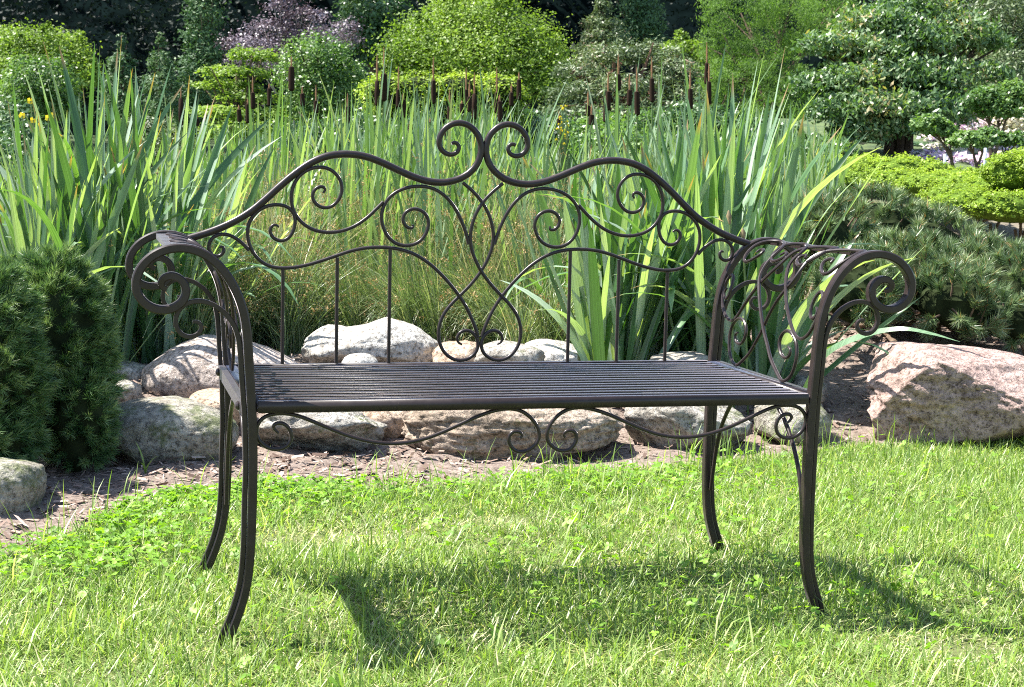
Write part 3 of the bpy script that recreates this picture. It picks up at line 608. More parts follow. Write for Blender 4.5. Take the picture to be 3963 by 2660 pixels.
special = {(0, 410): 'single fat headed cattail standing alone left of the others', (0, 1053): 'tallest dark cattail with a long tail above the left hump',
           (0, 1397): 'lone long tailed cattail just left of the crest scrolls', (1, 1262): 'rightmost fat cattail among the tall iris leaves', (1, 828): 'thick cattail with pale tail above the right hump',
           (2, 1220): 'dark cattail half hidden behind the left iris leaves'}
ORD = ['first', 'second', 'third', 'fourth', 'fifth', 'sixth', 'seventh', 'eighth', 'ninth', 'tenth', 'eleventh', 'twelfth', 'thirteenth', 'fourteenth', 'fifteenth', 'sixteenth', 'seventeenth', 'eighteenth']
cat_groups = {}
where = {'cattails left of the bench crest': 'among those left of the crest', 'cattails behind the bench crest': 'among those behind the crest', 'cattails above the right hump': 'among those above the right hump'}
random.seed(5)
for ai, (ox, oy, s_, lst) in enumerate(A_):
    for (x, yt, yb, tt) in lst:
        fx = (ox + x * s_) / K; d = random.uniform(7.4, 8.6); rs_ = random
        pt, pb, ptt = at(fx, yt * s_ / K, d), at(fx + random.uniform(-2, 2), yb * s_ / K, d), at(fx, tt * s_ / K, d)
        base = pb + (pb - pt) * 0; zb = float(height(pb[0], pb[1])); base = np.array([pb[0] + random.uniform(-.04, .04), pb[1] + random.uniform(-.05, .05), zb])
        if (ai, x) in special: lab, grp = special[(ai, x)], None
        elif ai == 0 and x < 900: lab, grp = 'slim dark cattail in the scattered group left of the crest', 'cattails left of the bench crest'
        elif ai == 0: lab, grp = 'dark cattail in the crowded group behind the bench crest', 'cattails behind the bench crest'
        elif ai == 1: lab, grp = 'brown cattail in the group above the right hump', 'cattails above the right hump'
        else: lab, grp = 'short cattail beside the left iris leaves', None
        root = empty('cattail_plant', base, lab, 'cattail', grp)
        if grp: cat_groups.setdefault(grp, []).append((fx, root, yb - yt, yt - tt))
        axis = (pt - pb) / np.linalg.norm(pt - pb)
        r = random.uniform(.0115, .0135) * (1.25 if x == 410 or x == 1053 else 1)
        Pc = [pb, pb + (pt - pb) * .06, pb + (pt - pb) * .5, pb + (pt - pb) * .94, pt]
        ship('flower_head', [sweep(Pc, [r * .3, r * .95, r, r * .92, r * .3], sides=10)], HEADM, root)
        ship('tail', [sweep([pt - axis * .005, pt + (ptt - pt) * .5, ptt], [.004, .005, .0012], sides=6)], TAILM, root)
        ship('stalk', [sweep([base, (base + pb) / 2 + np.array([.005, 0, 0]), pb + axis * .01], [.0045, .004, .003], sides=6)], STALK, root)
        for k in range(5):
            hd = random.uniform(0, 6.28)
            add_leaf(root, base + np.array([random.gauss(0, .03), random.gauss(0, .03), 0]), (ptt[2] - zb) * random.uniform(.75, 1.05), hd, abs(random.gauss(.08, .1)), abs(random.gauss(.1, .25)), reed_vars, random.uniform(.8, 1.3))
for grp, lst in cat_groups.items():
    lst.sort(key=lambda q: q[0])
    for i, (fx, root, hl, tl) in enumerate(lst):
        look = ('long' if hl > 140 else 'short' if hl < 105 else 'medium') + ' cattail with ' + ('tall tail' if tl > 110 else 'stubby tail')
        root['label'] = look + ', ' + ORD[i] + ' from left ' + where[grp]
# reed bed that fills the pond edge between the cattails
def reedbed():
    n = 4200
    fx = rng.uniform(-60, 1900, n); d = rng.uniform(6.9, 10.0, n)
    hgt = np.interp(fx, [-60, 400, 700, 900, 1100, 1240, 1400, 1600, 1900], [.7, .85, 1.0, 1.10, 1.12, .95, .80, .62, .5])
    B = np.array([at(a, 700, b) for a, b in zip(fx, d)]); B[:, 2] = height(B[:, 0], B[:, 1]) - .02
    L = hgt * rng.uniform(.55, 1.08, n)
    V, F, A = blades(B, L, rng.uniform(.010, .021, n), rng.uniform(0, 6.28, n), np.abs(rng.normal(.08, .13, n)), np.abs(rng.normal(.15, .3, n)), 6, rng.beta(2, 2, n), rng.normal(0, .5, n), 'sword')
    tag(link('reed_bed', np_mesh('reed_bed', V, F, {'rnd': A}), REED), 'dense bed of narrow green reed leaves filling the pond edge', 'reeds', None, 'stuff')
reedbed()

# rushes: fine arching stems with brown seed tufts
def rush(fx0, fx1, d0, d1, n, L0, L1, lab, bias=(0, 0), seedn=500, droop=1.0, zb=700, mat=None):
    fx = rng.uniform(fx0, fx1, n); d = rng.uniform(d0, d1, n)
    # stems come out of a few crowns
    nc = max(3, n // 160); cx = rng.uniform(fx0, fx1, nc); cd = rng.uniform(d0, d1, nc); w = rng.integers(0, nc, n)
    fx = cx[w] + rng.normal(0, (fx1 - fx0) * .035, n); d = cd[w] + rng.normal(0, .05, n)
    B = np.array([at(a, zb, b) for a, b in zip(fx, d)]); B[:, 2] = height(B[:, 0], B[:, 1]) - .02
    h = rng.uniform(0, 6.28, n); v = np.stack([np.cos(h) + bias[0], np.sin(h) + bias[1]], -1); head = np.arctan2(v[:, 1], v[:, 0])
    L = rng.uniform(L0, L1, n); lean = np.abs(rng.normal(.28, .22, n)); curl = np.abs(rng.normal(.55, .5, n)) * droop
    r = np.clip(rng.beta(2, 3.0, n) + .0, 0, 1)
    V, F, A = blades(B, L, rng.uniform(.0020, .0042, n), head, lean, curl, 6, r, rng.normal(0, .6, n), 'rush')
    root = empty('rush_tussock', B.mean(0), lab, 'rushes')
    root.location.z = float(height(root.location.x, root.location.y))
    tag(ship('stem', [(V, F, A)], mat or RUSH, root, False), kind='stuff')
    # seed tufts at 75 to 95 percent of the stems
    tips = V.reshape(n, 7, 2, 3)[:, :, 0]; idx = rng.choice(n, min(seedn, n), replace=False); parts = []
    seg = rng.integers(4, 7, len(idx)); c = tips[idx, seg]
    m = 14; q = np.repeat(c, m, 0) + rng.normal(0, .009, (len(c) * m, 3)); k = len(q)
    a = rng.normal(size=(k, 3)); a /= np.linalg.norm(a, axis=1)[:, None]; b = np.cross(a, rng.normal(size=(k, 3))); b /= np.linalg.norm(b, axis=1)[:, None]
    s1 = rng.uniform(.003, .007, k)[:, None]
    Vq = np.stack([q - a * s1, q - b * s1 * .35, q + a * s1, q + b * s1 * .35], 1).reshape(-1, 3)
    tag(ship('seed_head', [(Vq, np.arange(4 * k).reshape(-1, 4), np.repeat(rng.random(k), 4))], SEED, root, False), kind='stuff')
rush(230, 470, 5.95, 6.5, 2600, .32, .62, 'drooping green and straw rush tussock behind the left arm scroll', (-.5, -.2), 700, 1.6)
rush(440, 700, 6.25, 6.8, 2300, .30, .58, 'rush tussock behind the pink boulder at the left spindles', (-.2, -.1), 600, 1.6)
rush(690, 930, 6.45, 7.0, 2600, .26, .52, 'leaning rush tussock behind the white saddle topped boulder', (-1.2, -.2), 260, 1.9)
rush(900, 1200, 6.4, 7.1, 2800, .26, .50, 'olive rush tussock behind the heart shaped scrolls', (-1.2, -.2), 200, 1.9)
rush(540, 900, 6.7, 7.5, 1000, .5, .82, 'pale straw coloured grass tuft with fine seed heads behind the left hump', (0, 0), 600, .8, mat=STRAW)
rush(880, 1250, 6.7, 7.5, 1000, .5, .84, 'airy pinkish grass tuft with seed heads below the crest', (0, 0), 650, .8, mat=STRAW)
rush(1180, 1340, 5.9, 6.3, 700, .2, .42, 'short weedy green tuft left of the broad iris fan', (0, 0), 60, 1.2)

# ------------------------------------------------------------------ needle shrubs
NEEDLE = leafmat('dwarf_pine_needle', [(0.0, (0.03, 0.075, 0.03)), (0.5, (0.08, 0.16, 0.055)), (0.9, (0.24, 0.33, 0.13)), (1.0, (0.36, 0.44, 0.22))], .22, (1.2, 1.3, .6), .38, .5)
NEEDLE2 = leafmat('blue_green_pine_needle', [(0.0, (0.04, 0.085, 0.035)), (0.5, (0.11, 0.175, 0.075)), (0.85, (0.22, 0.30, 0.14)), (0.97, (0.38, 0.42, 0.24)), (1.0, (0.4, 0.22, 0.08))], .15, (1.2, 1.3, .6), .38, .55)
WOOD = plainmat('bark', (0.12, 0.085, 0.06), .9, .2, .4, 25, .6)
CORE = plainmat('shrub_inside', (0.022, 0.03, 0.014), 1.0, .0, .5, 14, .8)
def ellipsoid_pts(c, r, n, rs=rng, up=-.35):
    v = rs.normal(size=(n * 2, 3)); v /= np.linalg.norm(v, axis=1)[:, None]; v = v[v[:, 2] > up][:n]
    return v
def pine_shrub(lobes, shoots, needles, nl, sl, lab, mat, upb=.6, stems=0, seed=3, core=.86, nw=.0011, rndc=0.0, spr=.5):
    """lobes: (centre xyz, radii in the camera-aligned frame)"""
    rs = np.random.default_rng(seed); base = np.mean([l[0] for l in lobes], 0); base[2] = float(height(base[0], base[1]))
    root = empty('dwarf_pine', base, lab, 'shrub')
    tot = sum(l[1][0] * l[1][2] for l in lobes); SP, SD = [], []
    Rm = np.stack([RIGHT, FWD, np.array([0, 0, 1.0])], 0)
    for c, r in lobes:
        n = int(shoots * r[0] * r[2] / tot); v = ellipsoid_pts(c, r, n, rs, -.75)
        lump = 1 + .07 * np.sin(v[:, 0] * 5 + c[0] * 9 + v[:, 2] * 3) * np.sin(v[:, 2] * 6 + 1 + v[:, 0] * 2) + .05 * np.sin(v[:, 1] * 8 + v[:, 2] * 9) + rs.normal(0, .03, len(v))
        P = (v * r * lump[:, None]) @ Rm + c
        ins = np.zeros(len(P), bool)
        for c2, r2 in lobes:
            if c2 is c: continue
            q = ((P - c2) @ Rm.T) / (np.array(r2) * .86); ins |= (q ** 2).sum(1) < 1
        nrm = (v / np.array(r)) @ Rm; nrm /= np.linalg.norm(nrm, axis=1)[:, None]
        dd = nrm + np.array([0, 0, upb]) + rs.normal(0, .22, P.shape); dd /= np.linalg.norm(dd, axis=1)[:, None]
        k = ~ins & (P[:, 2] > height(P[:, 0], P[:, 1]) + .02)
        SP.append(P[k]); SD.append(dd[k])
    P = np.vstack(SP); Dv = np.vstack(SD); n = len(P)
    slen = rs.uniform(sl * .5, sl * 1.2, n)
    # needles
    t = rs.random((n, needles)) ** .8; ang = rs.uniform(0, 6.28, (n, needles))
    a = np.cross(Dv, rs.normal(size=(n, 3))); a /= np.linalg.norm(a, axis=1)[:, None]; b = np.cross(Dv, a)
    o = P[:, None] - Dv[:, None] * (slen * .6)[:, None, None] + Dv[:, None] * (t * slen[:, None])[..., None]
    rad = np.cos(ang)[..., None] * a[:, None] + np.sin(ang)[..., None] * b[:, None]
    nd = Dv[:, None] * rs.uniform(.7, 1.5, (n, needles, 1)) + rad * spr; nd /= np.linalg.norm(nd, axis=2)[..., None]
    ln = nl * rs.uniform(.6, 1.1, (n, needles, 1))
    sd = np.cross(nd, rs.normal(size=nd.shape)); sd /= np.linalg.norm(sd, axis=2)[..., None]; sd = sd * nw
    V = np.stack([o - sd, o + sd, o + nd * ln], 2).reshape(-1, 3); F = np.arange(len(V)).reshape(-1, 3)
    rr = np.clip(rs.random(n)[:, None] * .5 + rs.random((n, needles)) * .5 + t * .25 - .12, 0, .96)
    br = rs.random((n, needles)) < rndc; rr[br] = 1.0
    me = np_mesh('needles', V - base, F, {'rnd': np.repeat(rr.ravel(), 3)})
    tag(link('needles', me, mat, root), kind='stuff')
    # woody inside
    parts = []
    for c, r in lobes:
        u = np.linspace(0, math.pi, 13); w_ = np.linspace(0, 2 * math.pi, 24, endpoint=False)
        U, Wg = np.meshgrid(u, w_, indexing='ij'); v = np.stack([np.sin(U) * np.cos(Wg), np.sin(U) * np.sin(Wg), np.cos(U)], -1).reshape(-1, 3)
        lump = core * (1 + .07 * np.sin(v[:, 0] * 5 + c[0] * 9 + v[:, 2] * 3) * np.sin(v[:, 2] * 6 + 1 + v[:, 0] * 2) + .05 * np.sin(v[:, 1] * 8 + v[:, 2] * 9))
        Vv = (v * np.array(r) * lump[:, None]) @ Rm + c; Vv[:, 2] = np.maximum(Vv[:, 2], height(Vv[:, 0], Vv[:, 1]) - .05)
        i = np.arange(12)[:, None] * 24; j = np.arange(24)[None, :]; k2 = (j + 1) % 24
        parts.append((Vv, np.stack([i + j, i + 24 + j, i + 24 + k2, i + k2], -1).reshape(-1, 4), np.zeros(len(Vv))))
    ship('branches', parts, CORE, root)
    if stems:
        parts = []
        idx = rs.choice(n, stems, replace=False)
        for i in idx:
            parts.append(sweep([P[i] - Dv[i] * slen[i] * 1.4, P[i], P[i] + Dv[i] * slen[i] * .35], [.004, .0035, .0025], sides=6))
        for _ in range(24):
            c, r = lobes[rs.integers(len(lobes))]; g = base + np.array([rs.normal(0, .35), rs.normal(0, .2), 0]); g[2] = float(height(g[0], g[1]))
            e = c + (rs.normal(size=3) * np.array(r) * .5); m_ = (g + e) / 2 + rs.normal(0, .05, 3); m_[2] -= .06
            parts.append(sweep(catmull([g, m_, e], 4), np.linspace(.014, .006, 9), sides=6))
        ship('stem', parts, WOOD, root)
def lobe(fx, fy, rx, ry, d, rd=None): return (at(fx, fy, d), (S(rx, d), S(rd or rx, d), S(ry, d)))
pine_shrub([lobe(128, 835, 118, 238, 4.72, 140), lobe(60, 760, 120, 160, 4.9), lobe(180, 970, 66, 112, 4.6)], 1250, 80, .036, .055, 'dense dark green dwarf pine mound at the left beside the mossy boulder', NEEDLE, .15, 0, 3, .88, .0012, 0, .7)
pine_shrub([lobe(-25, 850, 115, 230, 4.4, 130), lobe(-60, 1000, 130, 120, 4.35)], 850, 80, .036, .055, 'dark green dwarf pine mound cut by the left picture edge', NEEDLE, .15, 0, 4, .88, .0012, 0, .7)
pine_shrub([lobe(1880, 565, 110, 120, 7.0), lobe(2000, 520, 110, 75, 7.4), lobe(2110, 560, 110, 75, 7.3), lobe(2230, 630, 120, 75, 6.9), lobe(2060, 640, 140, 95, 6.6), lobe(1950, 670, 90, 90, 6.3),
            lobe(2180, 695, 120, 80, 6.4), lobe(2330, 660, 110, 85, 6.7), lobe(2300, 735, 90, 55, 6.4), lobe(2450, 680, 100, 90, 6.8)], 900, 130, .060, .07, 'wide open blue green dwarf pine on the bank above the pink rock', NEEDLE2, .7, 240, 5, .70, .0016, .04, .95)

# ------------------------------------------------------------------ leafy trees and shrubs
def crown_mesh(lobes, n, size, aspect, clus, rs, up=.5, droop=0.0, fill=.25, csize=.16, minz=-.5):
    Rm = np.stack([RIGHT, FWD, np.array([0, 0, 1.0])], 0); tot = sum(l[1][0] * l[1][2] for l in lobes); PP, NN = [], []
    for c, r in lobes:
        m = max(20, int(n * r[0] * r[2] / tot)); nc = max(4, m // clus)
        v = ellipsoid_pts(c, r, nc, rs, minz); nc = len(v)
        rad = np.where(rs.random(nc) < fill, rs.uniform(.3, .8, nc), rs.uniform(.82, 1.08, nc)) * (1 + .14 * np.sin(v[:, 0] * 5 + c[0]) * np.sin(v[:, 2] * 6 + c[1]))
        cp = v * np.array(r) * rad[:, None]
        k = rs.integers(0, nc, m); cs = csize * min(r[0], r[2] * 1.6) * rs.uniform(.5, 1.4, nc)[k]
        q = cp[k] + rs.normal(size=(m, 3)) * cs[:, None] * np.array([1, 1, .7])
        nr = v[k] / np.array(r) ; nr /= np.linalg.norm(nr, axis=1)[:, None]
        PP.append(q @ Rm + c); NN.append(nr @ Rm)
    P = np.vstack(PP); N = np.vstack(NN); m = len(P)
    nv = N * .5 + np.array([0, 0, up]) + rs.normal(0, .55, (m, 3)); nv /= np.linalg.norm(nv, axis=1)[:, None]
    d = np.cross(nv, rs.normal(size=(m, 3))); d /= np.linalg.norm(d, axis=1)[:, None]; d[:, 2] -= droop; d /= np.linalg.norm(d, axis=1)[:, None]
    s_ = np.cross(nv, d); s_ /= np.linalg.norm(s_, axis=1)[:, None]
    L = size * rs.uniform(.6, 1.25, m)[:, None]; w = L * aspect
    V = np.stack([P - d * L / 2, P + s_ * w / 2 - nv * w * .15, P + d * L / 2, P - s_ * w / 2 - nv * w * .15], 1).reshape(-1, 3)
    F = np.arange(4 * m).reshape(-1, 4)
    g = np.clip(.5 + .22 * np.sin(P[:, 0] * 2.1 / max(.3, lobes[0][1][0])) + rs.normal(0, .2, m), 0, 1)
    return V, F, np.repeat(g, 4)
def tree(name, lab, cat, lobes, n, size, mat, aspect=.55, clus=14, up=.5, droop=0.0, seed=1, trunk=None, corem=None, fill=.25, csize=.16, wood=None, tr=.05, minz=-.5, limbs=True, sprays=0, core=0):
    rs = np.random.default_rng(seed); L = [lobe(*l) for l in lobes]; L0 = list(L)
    if sprays:                                              # thin shoots that break the outline
        for _ in range(sprays):
            cc, r = L0[rs.integers(len(L0))]; v = rs.normal(size=3); v[2] = abs(v[2]) * .9 + .15; v /= np.linalg.norm(v)
            q = (v * np.array(r)) @ np.stack([RIGHT, FWD, np.array([0, 0, 1.0])], 0) + cc; R1 = min(r[0], r[2])
            for k in range(3): L.append((q + (v * .75 + np.array([0, 0, .35])) * R1 * (.02 + .13 * k), (R1 * (.14 - .03 * k), R1 * (.14 - .03 * k), R1 * (.14 - .02 * k))))
    c = np.mean([l[0] for l in L], 0)
    if trunk is not None: b = at(trunk[0], trunk[1], trunk[2])
    else: b = c.copy()
    b[2] = float(height(b[0], b[1]))
    root = empty(name, b, lab, cat)
    V, F, A = crown_mesh(L, n, size, aspect, clus, rs, up, droop, fill, csize, minz)
    V[:, 2] = np.maximum(V[:, 2], height(V[:, 0], V[:, 1]) + .01)
    ship('crown', [(V, F, A)], mat, root, False)
    parts = []
    top = max(l[0][2] for l in L0); wid = np.std([l[0] @ RIGHT for l in L0]); forks = []
    for k in range(3):
        fork = b + (c - b) * .3 + RIGHT * wid * (k - 1) * .35; fork[2] = b[2] + (top - b[2]) * rs.uniform(.3, .42); forks.append(fork)
        parts.append(sweep(catmull([b + RIGHT * tr * (k - 1) * 1.6 - np.array([0, 0, .1]), (b + fork) / 2 + rs.normal(0, .3, 3) * tr, fork], 4), np.linspace(tr, tr * .6, 9), sides=7))
    for cc, r in L0:
        fork = min(forks, key=lambda f_: np.linalg.norm(f_ - cc)); e = cc.copy()
        mid_ = (fork + e) / 2 + rs.normal(0, .05, 3) * r[0]
        parts.append(sweep(catmull([fork, mid_, e], 4), np.linspace(tr * .6, tr * .2, 9), sides=6))
        if limbs:
            for _ in range(3):
                q = cc + rs.normal(size=3) * np.array(r) * .5
                parts.append(sweep([mid_, (mid_ + q) / 2, q], [tr * .35, tr * .25, tr * .1], sides=5))
    ship('trunk', parts, wood or WOOD, root)
    if core:
        parts = []; Rm = np.stack([RIGHT, FWD, np.array([0, 0, 1.0])], 0)
        for cc, r in L0:
            u = np.linspace(0, math.pi, 11); w_ = np.linspace(0, 2 * math.pi, 20, endpoint=False); U, Wg = np.meshgrid(u, w_, indexing='ij')
            v = np.stack([np.sin(U) * np.cos(Wg), np.sin(U) * np.sin(Wg), np.cos(U)], -1).reshape(-1, 3)
            Vv = (v * np.array(r) * core) @ Rm + cc; i = np.arange(10)[:, None] * 20; j = np.arange(20)[None, :]; k2 = (j + 1) % 20
            parts.append((Vv, np.stack([i + j, i + 20 + j, i + 20 + k2, i + k2], -1).reshape(-1, 4), np.zeros(len(Vv))))
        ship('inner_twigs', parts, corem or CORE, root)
    return root
G_YEL = leafmat('yellow_green_leaf', [(0, (0.10, 0.17, 0.025)), (.5, (0.17, 0.27, 0.04)), (1, (0.26, 0.36, 0.07))], .4, (1.2, 1.3, .5), .5, .4)
G_MID = leafmat('mid_green_leaf', [(0, (0.05, 0.11, 0.03)), (.5, (0.10, 0.19, 0.05)), (1, (0.19, 0.29, 0.09))], .35, (1.2, 1.35, .5), .42, .5)
G_DARK = leafmat('dark_green_leaf', [(0, (0.025, 0.065, 0.025)), (.5, (0.055, 0.12, 0.045)), (1, (0.11, 0.19, 0.08))], .25, (1.2, 1.3, .6), .42, .5)
G_CONI = leafmat('conifer_leaf', [(0, (0.035, 0.085, 0.035)), (.5, (0.07, 0.14, 0.06)), (1, (0.13, 0.21, 0.09))], .2, (1.2, 1.3, .6), .55, .3)
G_OLIVE = leafmat('olive_pine_leaf', [(0, (0.05, 0.08, 0.035)), (.5, (0.10, 0.15, 0.06)), (.9, (0.17, 0.22, 0.10)), (1, (0.2, 0.14, 0.10))], .2, (1.2, 1.25, .6), .5, .4)
G_FEATH = leafmat('feathery_leaf', [(0, (0.06, 0.12, 0.025)), (.5, (0.11, 0.20, 0.045)), (1, (0.18, 0.29, 0.08))], .45, (1.15, 1.3, .5), .6, .2)
G_PURP = leafmat('purple_leaf', [(0, (0.05, 0.032, 0.045)), (.5, (0.13, 0.10, 0.13)), (1, (0.30, 0.27, 0.32))], .12, (1.2, .85, .9), .42, .5)
G_GLOSS = leafmat('glossy_big_leaf', [(0, (0.05, 0.11, 0.035)), (.5, (0.11, 0.19, 0.075)), (.85, (0.19, 0.27, 0.13)), (1, (0.38, 0.30, 0.15))], .3, (1.3, 1.5, .4), .42, .5)
G_HEDGE = leafmat('clipped_hedge_leaf', [(0, (0.14, 0.22, 0.025)), (.5, (0.25, 0.36, 0.035)), (1, (0.36, 0.46, 0.06))], .35, (1.15, 1.25, .5), .5, .3)
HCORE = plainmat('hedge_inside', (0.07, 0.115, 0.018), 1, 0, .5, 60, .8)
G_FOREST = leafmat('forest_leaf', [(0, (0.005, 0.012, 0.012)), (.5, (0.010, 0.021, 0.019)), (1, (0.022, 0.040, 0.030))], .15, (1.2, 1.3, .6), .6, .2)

tree('bush', 'yellow green feathery bush at the top left corner', 'bush', [(20, 125, 70, 60, 22), (95, 115, 60, 50, 22), (160, 125, 42, 50, 22.5), (70, 175, 120, 55, 22), (185, 175, 40, 40, 22.4)], 26000, .045, G_YEL, seed=31, sprays=40, csize=.22)
tree('bush', 'rounded light edged bush below the top left bush', 'bush', [(92, 198, 76, 62, 17), (60, 250, 70, 60, 17.2), (130, 250, 50, 50, 17)], 13000, .04, G_MID, seed=32)
tree('bush', 'dark low bush behind the far left iris leaves', 'bush', [(20, 300, 70, 70, 13), (60, 360, 80, 70, 12.6), (-40, 400, 80, 90, 12)], 6500, .045, G_DARK, seed=33)
tree('small_conifer', 'small grey green conifer left of centre among the iris tips', 'conifer', [(277, 105, 12, 30, 24), (275, 150, 28, 30, 24), (277, 200, 42, 34, 24), (280, 255, 50, 40, 24)], 5200, .06, G_CONI, aspect=.35, seed=34)
tree('small_conifer', 'second small conifer just left of the tall conifer', 'conifer', [(367, 105, 10, 28, 25), (366, 145, 26, 28, 25), (368, 195, 40, 36, 25), (372, 250, 46, 40, 25)], 5200, .06, G_CONI, aspect=.35, seed=35)
tree('bush', 'low grey green bush between the small conifers and the reeds', 'bush', [(330, 310, 62, 42, 17), (300, 360, 50, 40, 16.5), (395, 350, 50, 50, 16)], 5000, .045, G_OLIVE, seed=36)
tree('tall_conifer', 'tall narrow conifer rising out of the top edge left of the purple tree', 'conifer', [(470, -20, 26, 40, 27), (468, 30, 36, 34, 27), (455, 80, 36, 32, 27), (472, 120, 40, 30, 27), (455, 165, 46, 34, 27), (450, 215, 44, 40, 27), (440, 270, 40, 50, 27)], 11000, .075, G_CONI, aspect=.4, seed=37, csize=.28)
tree('purple_tree', 'purple leaved tree with arching sprays at the top', 'tree', [(560, 100, 60, 16, 24), (620, 65, 60, 14, 24), (690, 35, 50, 13, 24), (650, 110, 60, 18, 24), (720, 80, 60, 18, 24), (770, 90, 45, 16, 24), (640, 10, 30, 16, 24), (600, 140, 80, 20, 24), (680, 150, 60, 22, 24), (790, 60, 25, 12, 24)], 10000, .045, G_PURP, seed=38, tr=.02, csize=.5, wood=plainmat('pale_bark', (0.35, 0.30, 0.27), .8, .2, .2, 10))
tree('layered_shrub', 'light green shrub growing in flat layers above the cattails', 'shrub', [(575, 128, 52, 13, 16), (540, 166, 78, 12, 16), (520, 196, 70, 11, 16), (575, 225, 85, 12, 16), (500, 258, 60, 13, 15.6), (600, 265, 60, 16, 15.8), (560, 300, 90, 20, 15.6)], 13000, .04, G_YEL, seed=39, up=1.0, csize=.3)
tree('bush', 'green bush with pale top right of the layered shrub', 'bush', [(725, 125, 70, 38, 17), (705, 175, 70, 50, 17), (775, 190, 55, 55, 17.2), (750, 250, 80, 60, 17), (680, 250, 40, 50, 17)], 18000, .036, G_MID, seed=40, sprays=30, csize=.22)
tree('forest_tree', 'dark green tree behind the bush left of the big rounded shrub', 'tree', [(850, 30, 70, 50, 32), (830, 90, 60, 50, 32), (880, 110, 50, 60, 32)], 8000, .09, G_DARK, seed=41)
tree('large_shrub', 'biggest bright green rounded shrub at the top centre', 'shrub', [(1075, 45, 95, 50, 19), (1000, 85, 90, 50, 19), (1150, 90, 100, 55, 19), (930, 130, 60, 50, 19), (1075, 130, 140, 60, 18.8), (1225, 130, 65, 50, 19), (1260, 185, 40, 50, 19), (1170, 190, 110, 60, 18.8), (940, 190, 70, 40, 19), (1140, 10, 40, 24, 19), (1040, 12, 40, 24, 19)], 56000, .040, G_YEL, seed=42, csize=.26, sprays=90)
tree('clipped_hedge', 'low clipped hedge with bright top behind the cattails', 'hedge', [(880, 210, 62, 38, 13), (960, 202, 66, 34, 13), (1050, 200, 70, 33, 13), (1140, 206, 60, 36, 13), (900, 260, 70, 50, 13.1), (1010, 260, 90, 55, 13.1), (1120, 260, 80, 50, 13.1)], 17000, .03, G_HEDGE, seed=43, csize=.12, fill=.15, up=.9, core=.8)
tree('small_conifer', 'lacy grey green conifer left of the pair at the top', 'conifer', [(1375, 20, 16, 24, 28), (1370, 55, 40, 16, 28), (1380, 85, 48, 18, 28), (1365, 120, 55, 20, 28)], 5500, .07, G_OLIVE, aspect=.35, seed=44, csize=.3)
tree('small_conifer', 'rounded conifer beside the lacy one at the top', 'conifer', [(1455, 15, 42, 40, 31), (1470, 60, 40, 34, 31), (1430, 80, 40, 34, 31), (1490, 105, 36, 34, 31)], 6000, .08, G_CONI, aspect=.4, seed=45, csize=.25)
tree('bush', 'small yellow green bush in front of the feathery tree', 'bush', [(1560, 115, 50, 22, 22), (1590, 150, 50, 30, 22), (1555, 95, 18, 22, 22)], 3500, .05, G_YEL, seed=46)
tree('spreading_pine', 'spreading olive pine with brown branches right of centre', 'tree', [(1330, 165, 60, 26, 15.5), (1400, 130, 60, 28, 15.6), (1480, 130, 70, 28, 15.8), (1545, 165, 48, 30, 15.6), (1310, 215, 60, 26, 15.2), (1400, 200, 75, 24, 15.2), (1480, 200, 80, 26, 15.5), (1290, 262, 60, 24, 15), (1370, 270, 80, 26, 15), (1480, 260, 80, 30, 15.2), (1560, 240, 50, 40, 15.4)], 20000, .05, G_OLIVE, aspect=.3, seed=47, csize=.22, tr=.06, wood=plainmat('brown_bark', (0.16, 0.09, 0.06), .9, .2, .4, 20))
tree('feathery_tree', 'feathery bright green tree at the top right of centre', 'tree', [(1690, 30, 90, 60, 21), (1650, 110, 55, 60, 21), (1740, 110, 80, 60, 21), (1630, 190, 50, 60, 20.5), (1700, 210, 90, 70, 20.5), (1800, 30, 80, 60, 21), (1860, 90, 70, 60, 21), (1900, 20, 70, 50, 21.5), (1780, 190, 70, 80, 20.5), (1760, 280, 90, 60, 20)], 52000, .042, G_FEATH, aspect=.22, seed=48, csize=.13, droop=.9, clus=70, fill=.1)
tree('broadleaf_tree', 'glossy broadleaf tree spreading in layers at the right', 'tree', [(2000, 55, 90, 32, 13.6), (2090, 20, 80, 34, 13.8), (1905, 105, 80, 24, 13.4), (1980, 115, 90, 30, 13.4), (2080, 90, 100, 40, 13.6), (2170, 80, 80, 45, 13.8), (1870, 195, 60, 24, 13.2), (1945, 185, 80, 34, 13.2), (2040, 170, 90, 36, 13.3), (2130, 180, 90, 36, 13.4), (2230, 170, 70, 22, 13.6), (1900, 250, 60, 28, 13), (1990, 245, 90, 34, 13), (2090, 250, 100, 38, 13.2), (2170, 250, 50, 50, 13.4), (1960, 300, 60, 30, 13), (1880, 345, 70, 22, 12.8), (2030, 290, 70, 24, 13.1), (2240, 100, 60, 22, 14)],
     56000, .055, G_GLOSS, aspect=.38, seed=49, trunk=(2050, 345, 13.3), csize=.26, droop=.7, tr=.05, clus=10, wood=plainmat('dark_bark', (0.05, 0.035, 0.025), .9, .2, .4, 20))
tree('large_pine', 'grey green pine filling the top right corner', 'tree', [(2300, 30, 80, 50, 21), (2260, 80, 70, 40, 21), (2330, 110, 70, 50, 21), (2280, 160, 70, 50, 20.5), (2340, 190, 60, 50, 20.5), (2250, 225, 60, 40, 20), (2420, 80, 70, 90, 21)], 22000, .055, G_OLIVE, aspect=.35, seed=50, csize=.25)
tree('cloud_pruned_tree', 'small cloud pruned tree with mushroom crown on a leaning trunk', 'tree', [(2120, 284, 38, 20, 11), (2162, 300, 24, 16, 11), (2140, 300, 34, 14, 11)], 5200, .032, G_MID, seed=51, trunk=(2175, 388, 11), tr=.018, csize=.14)
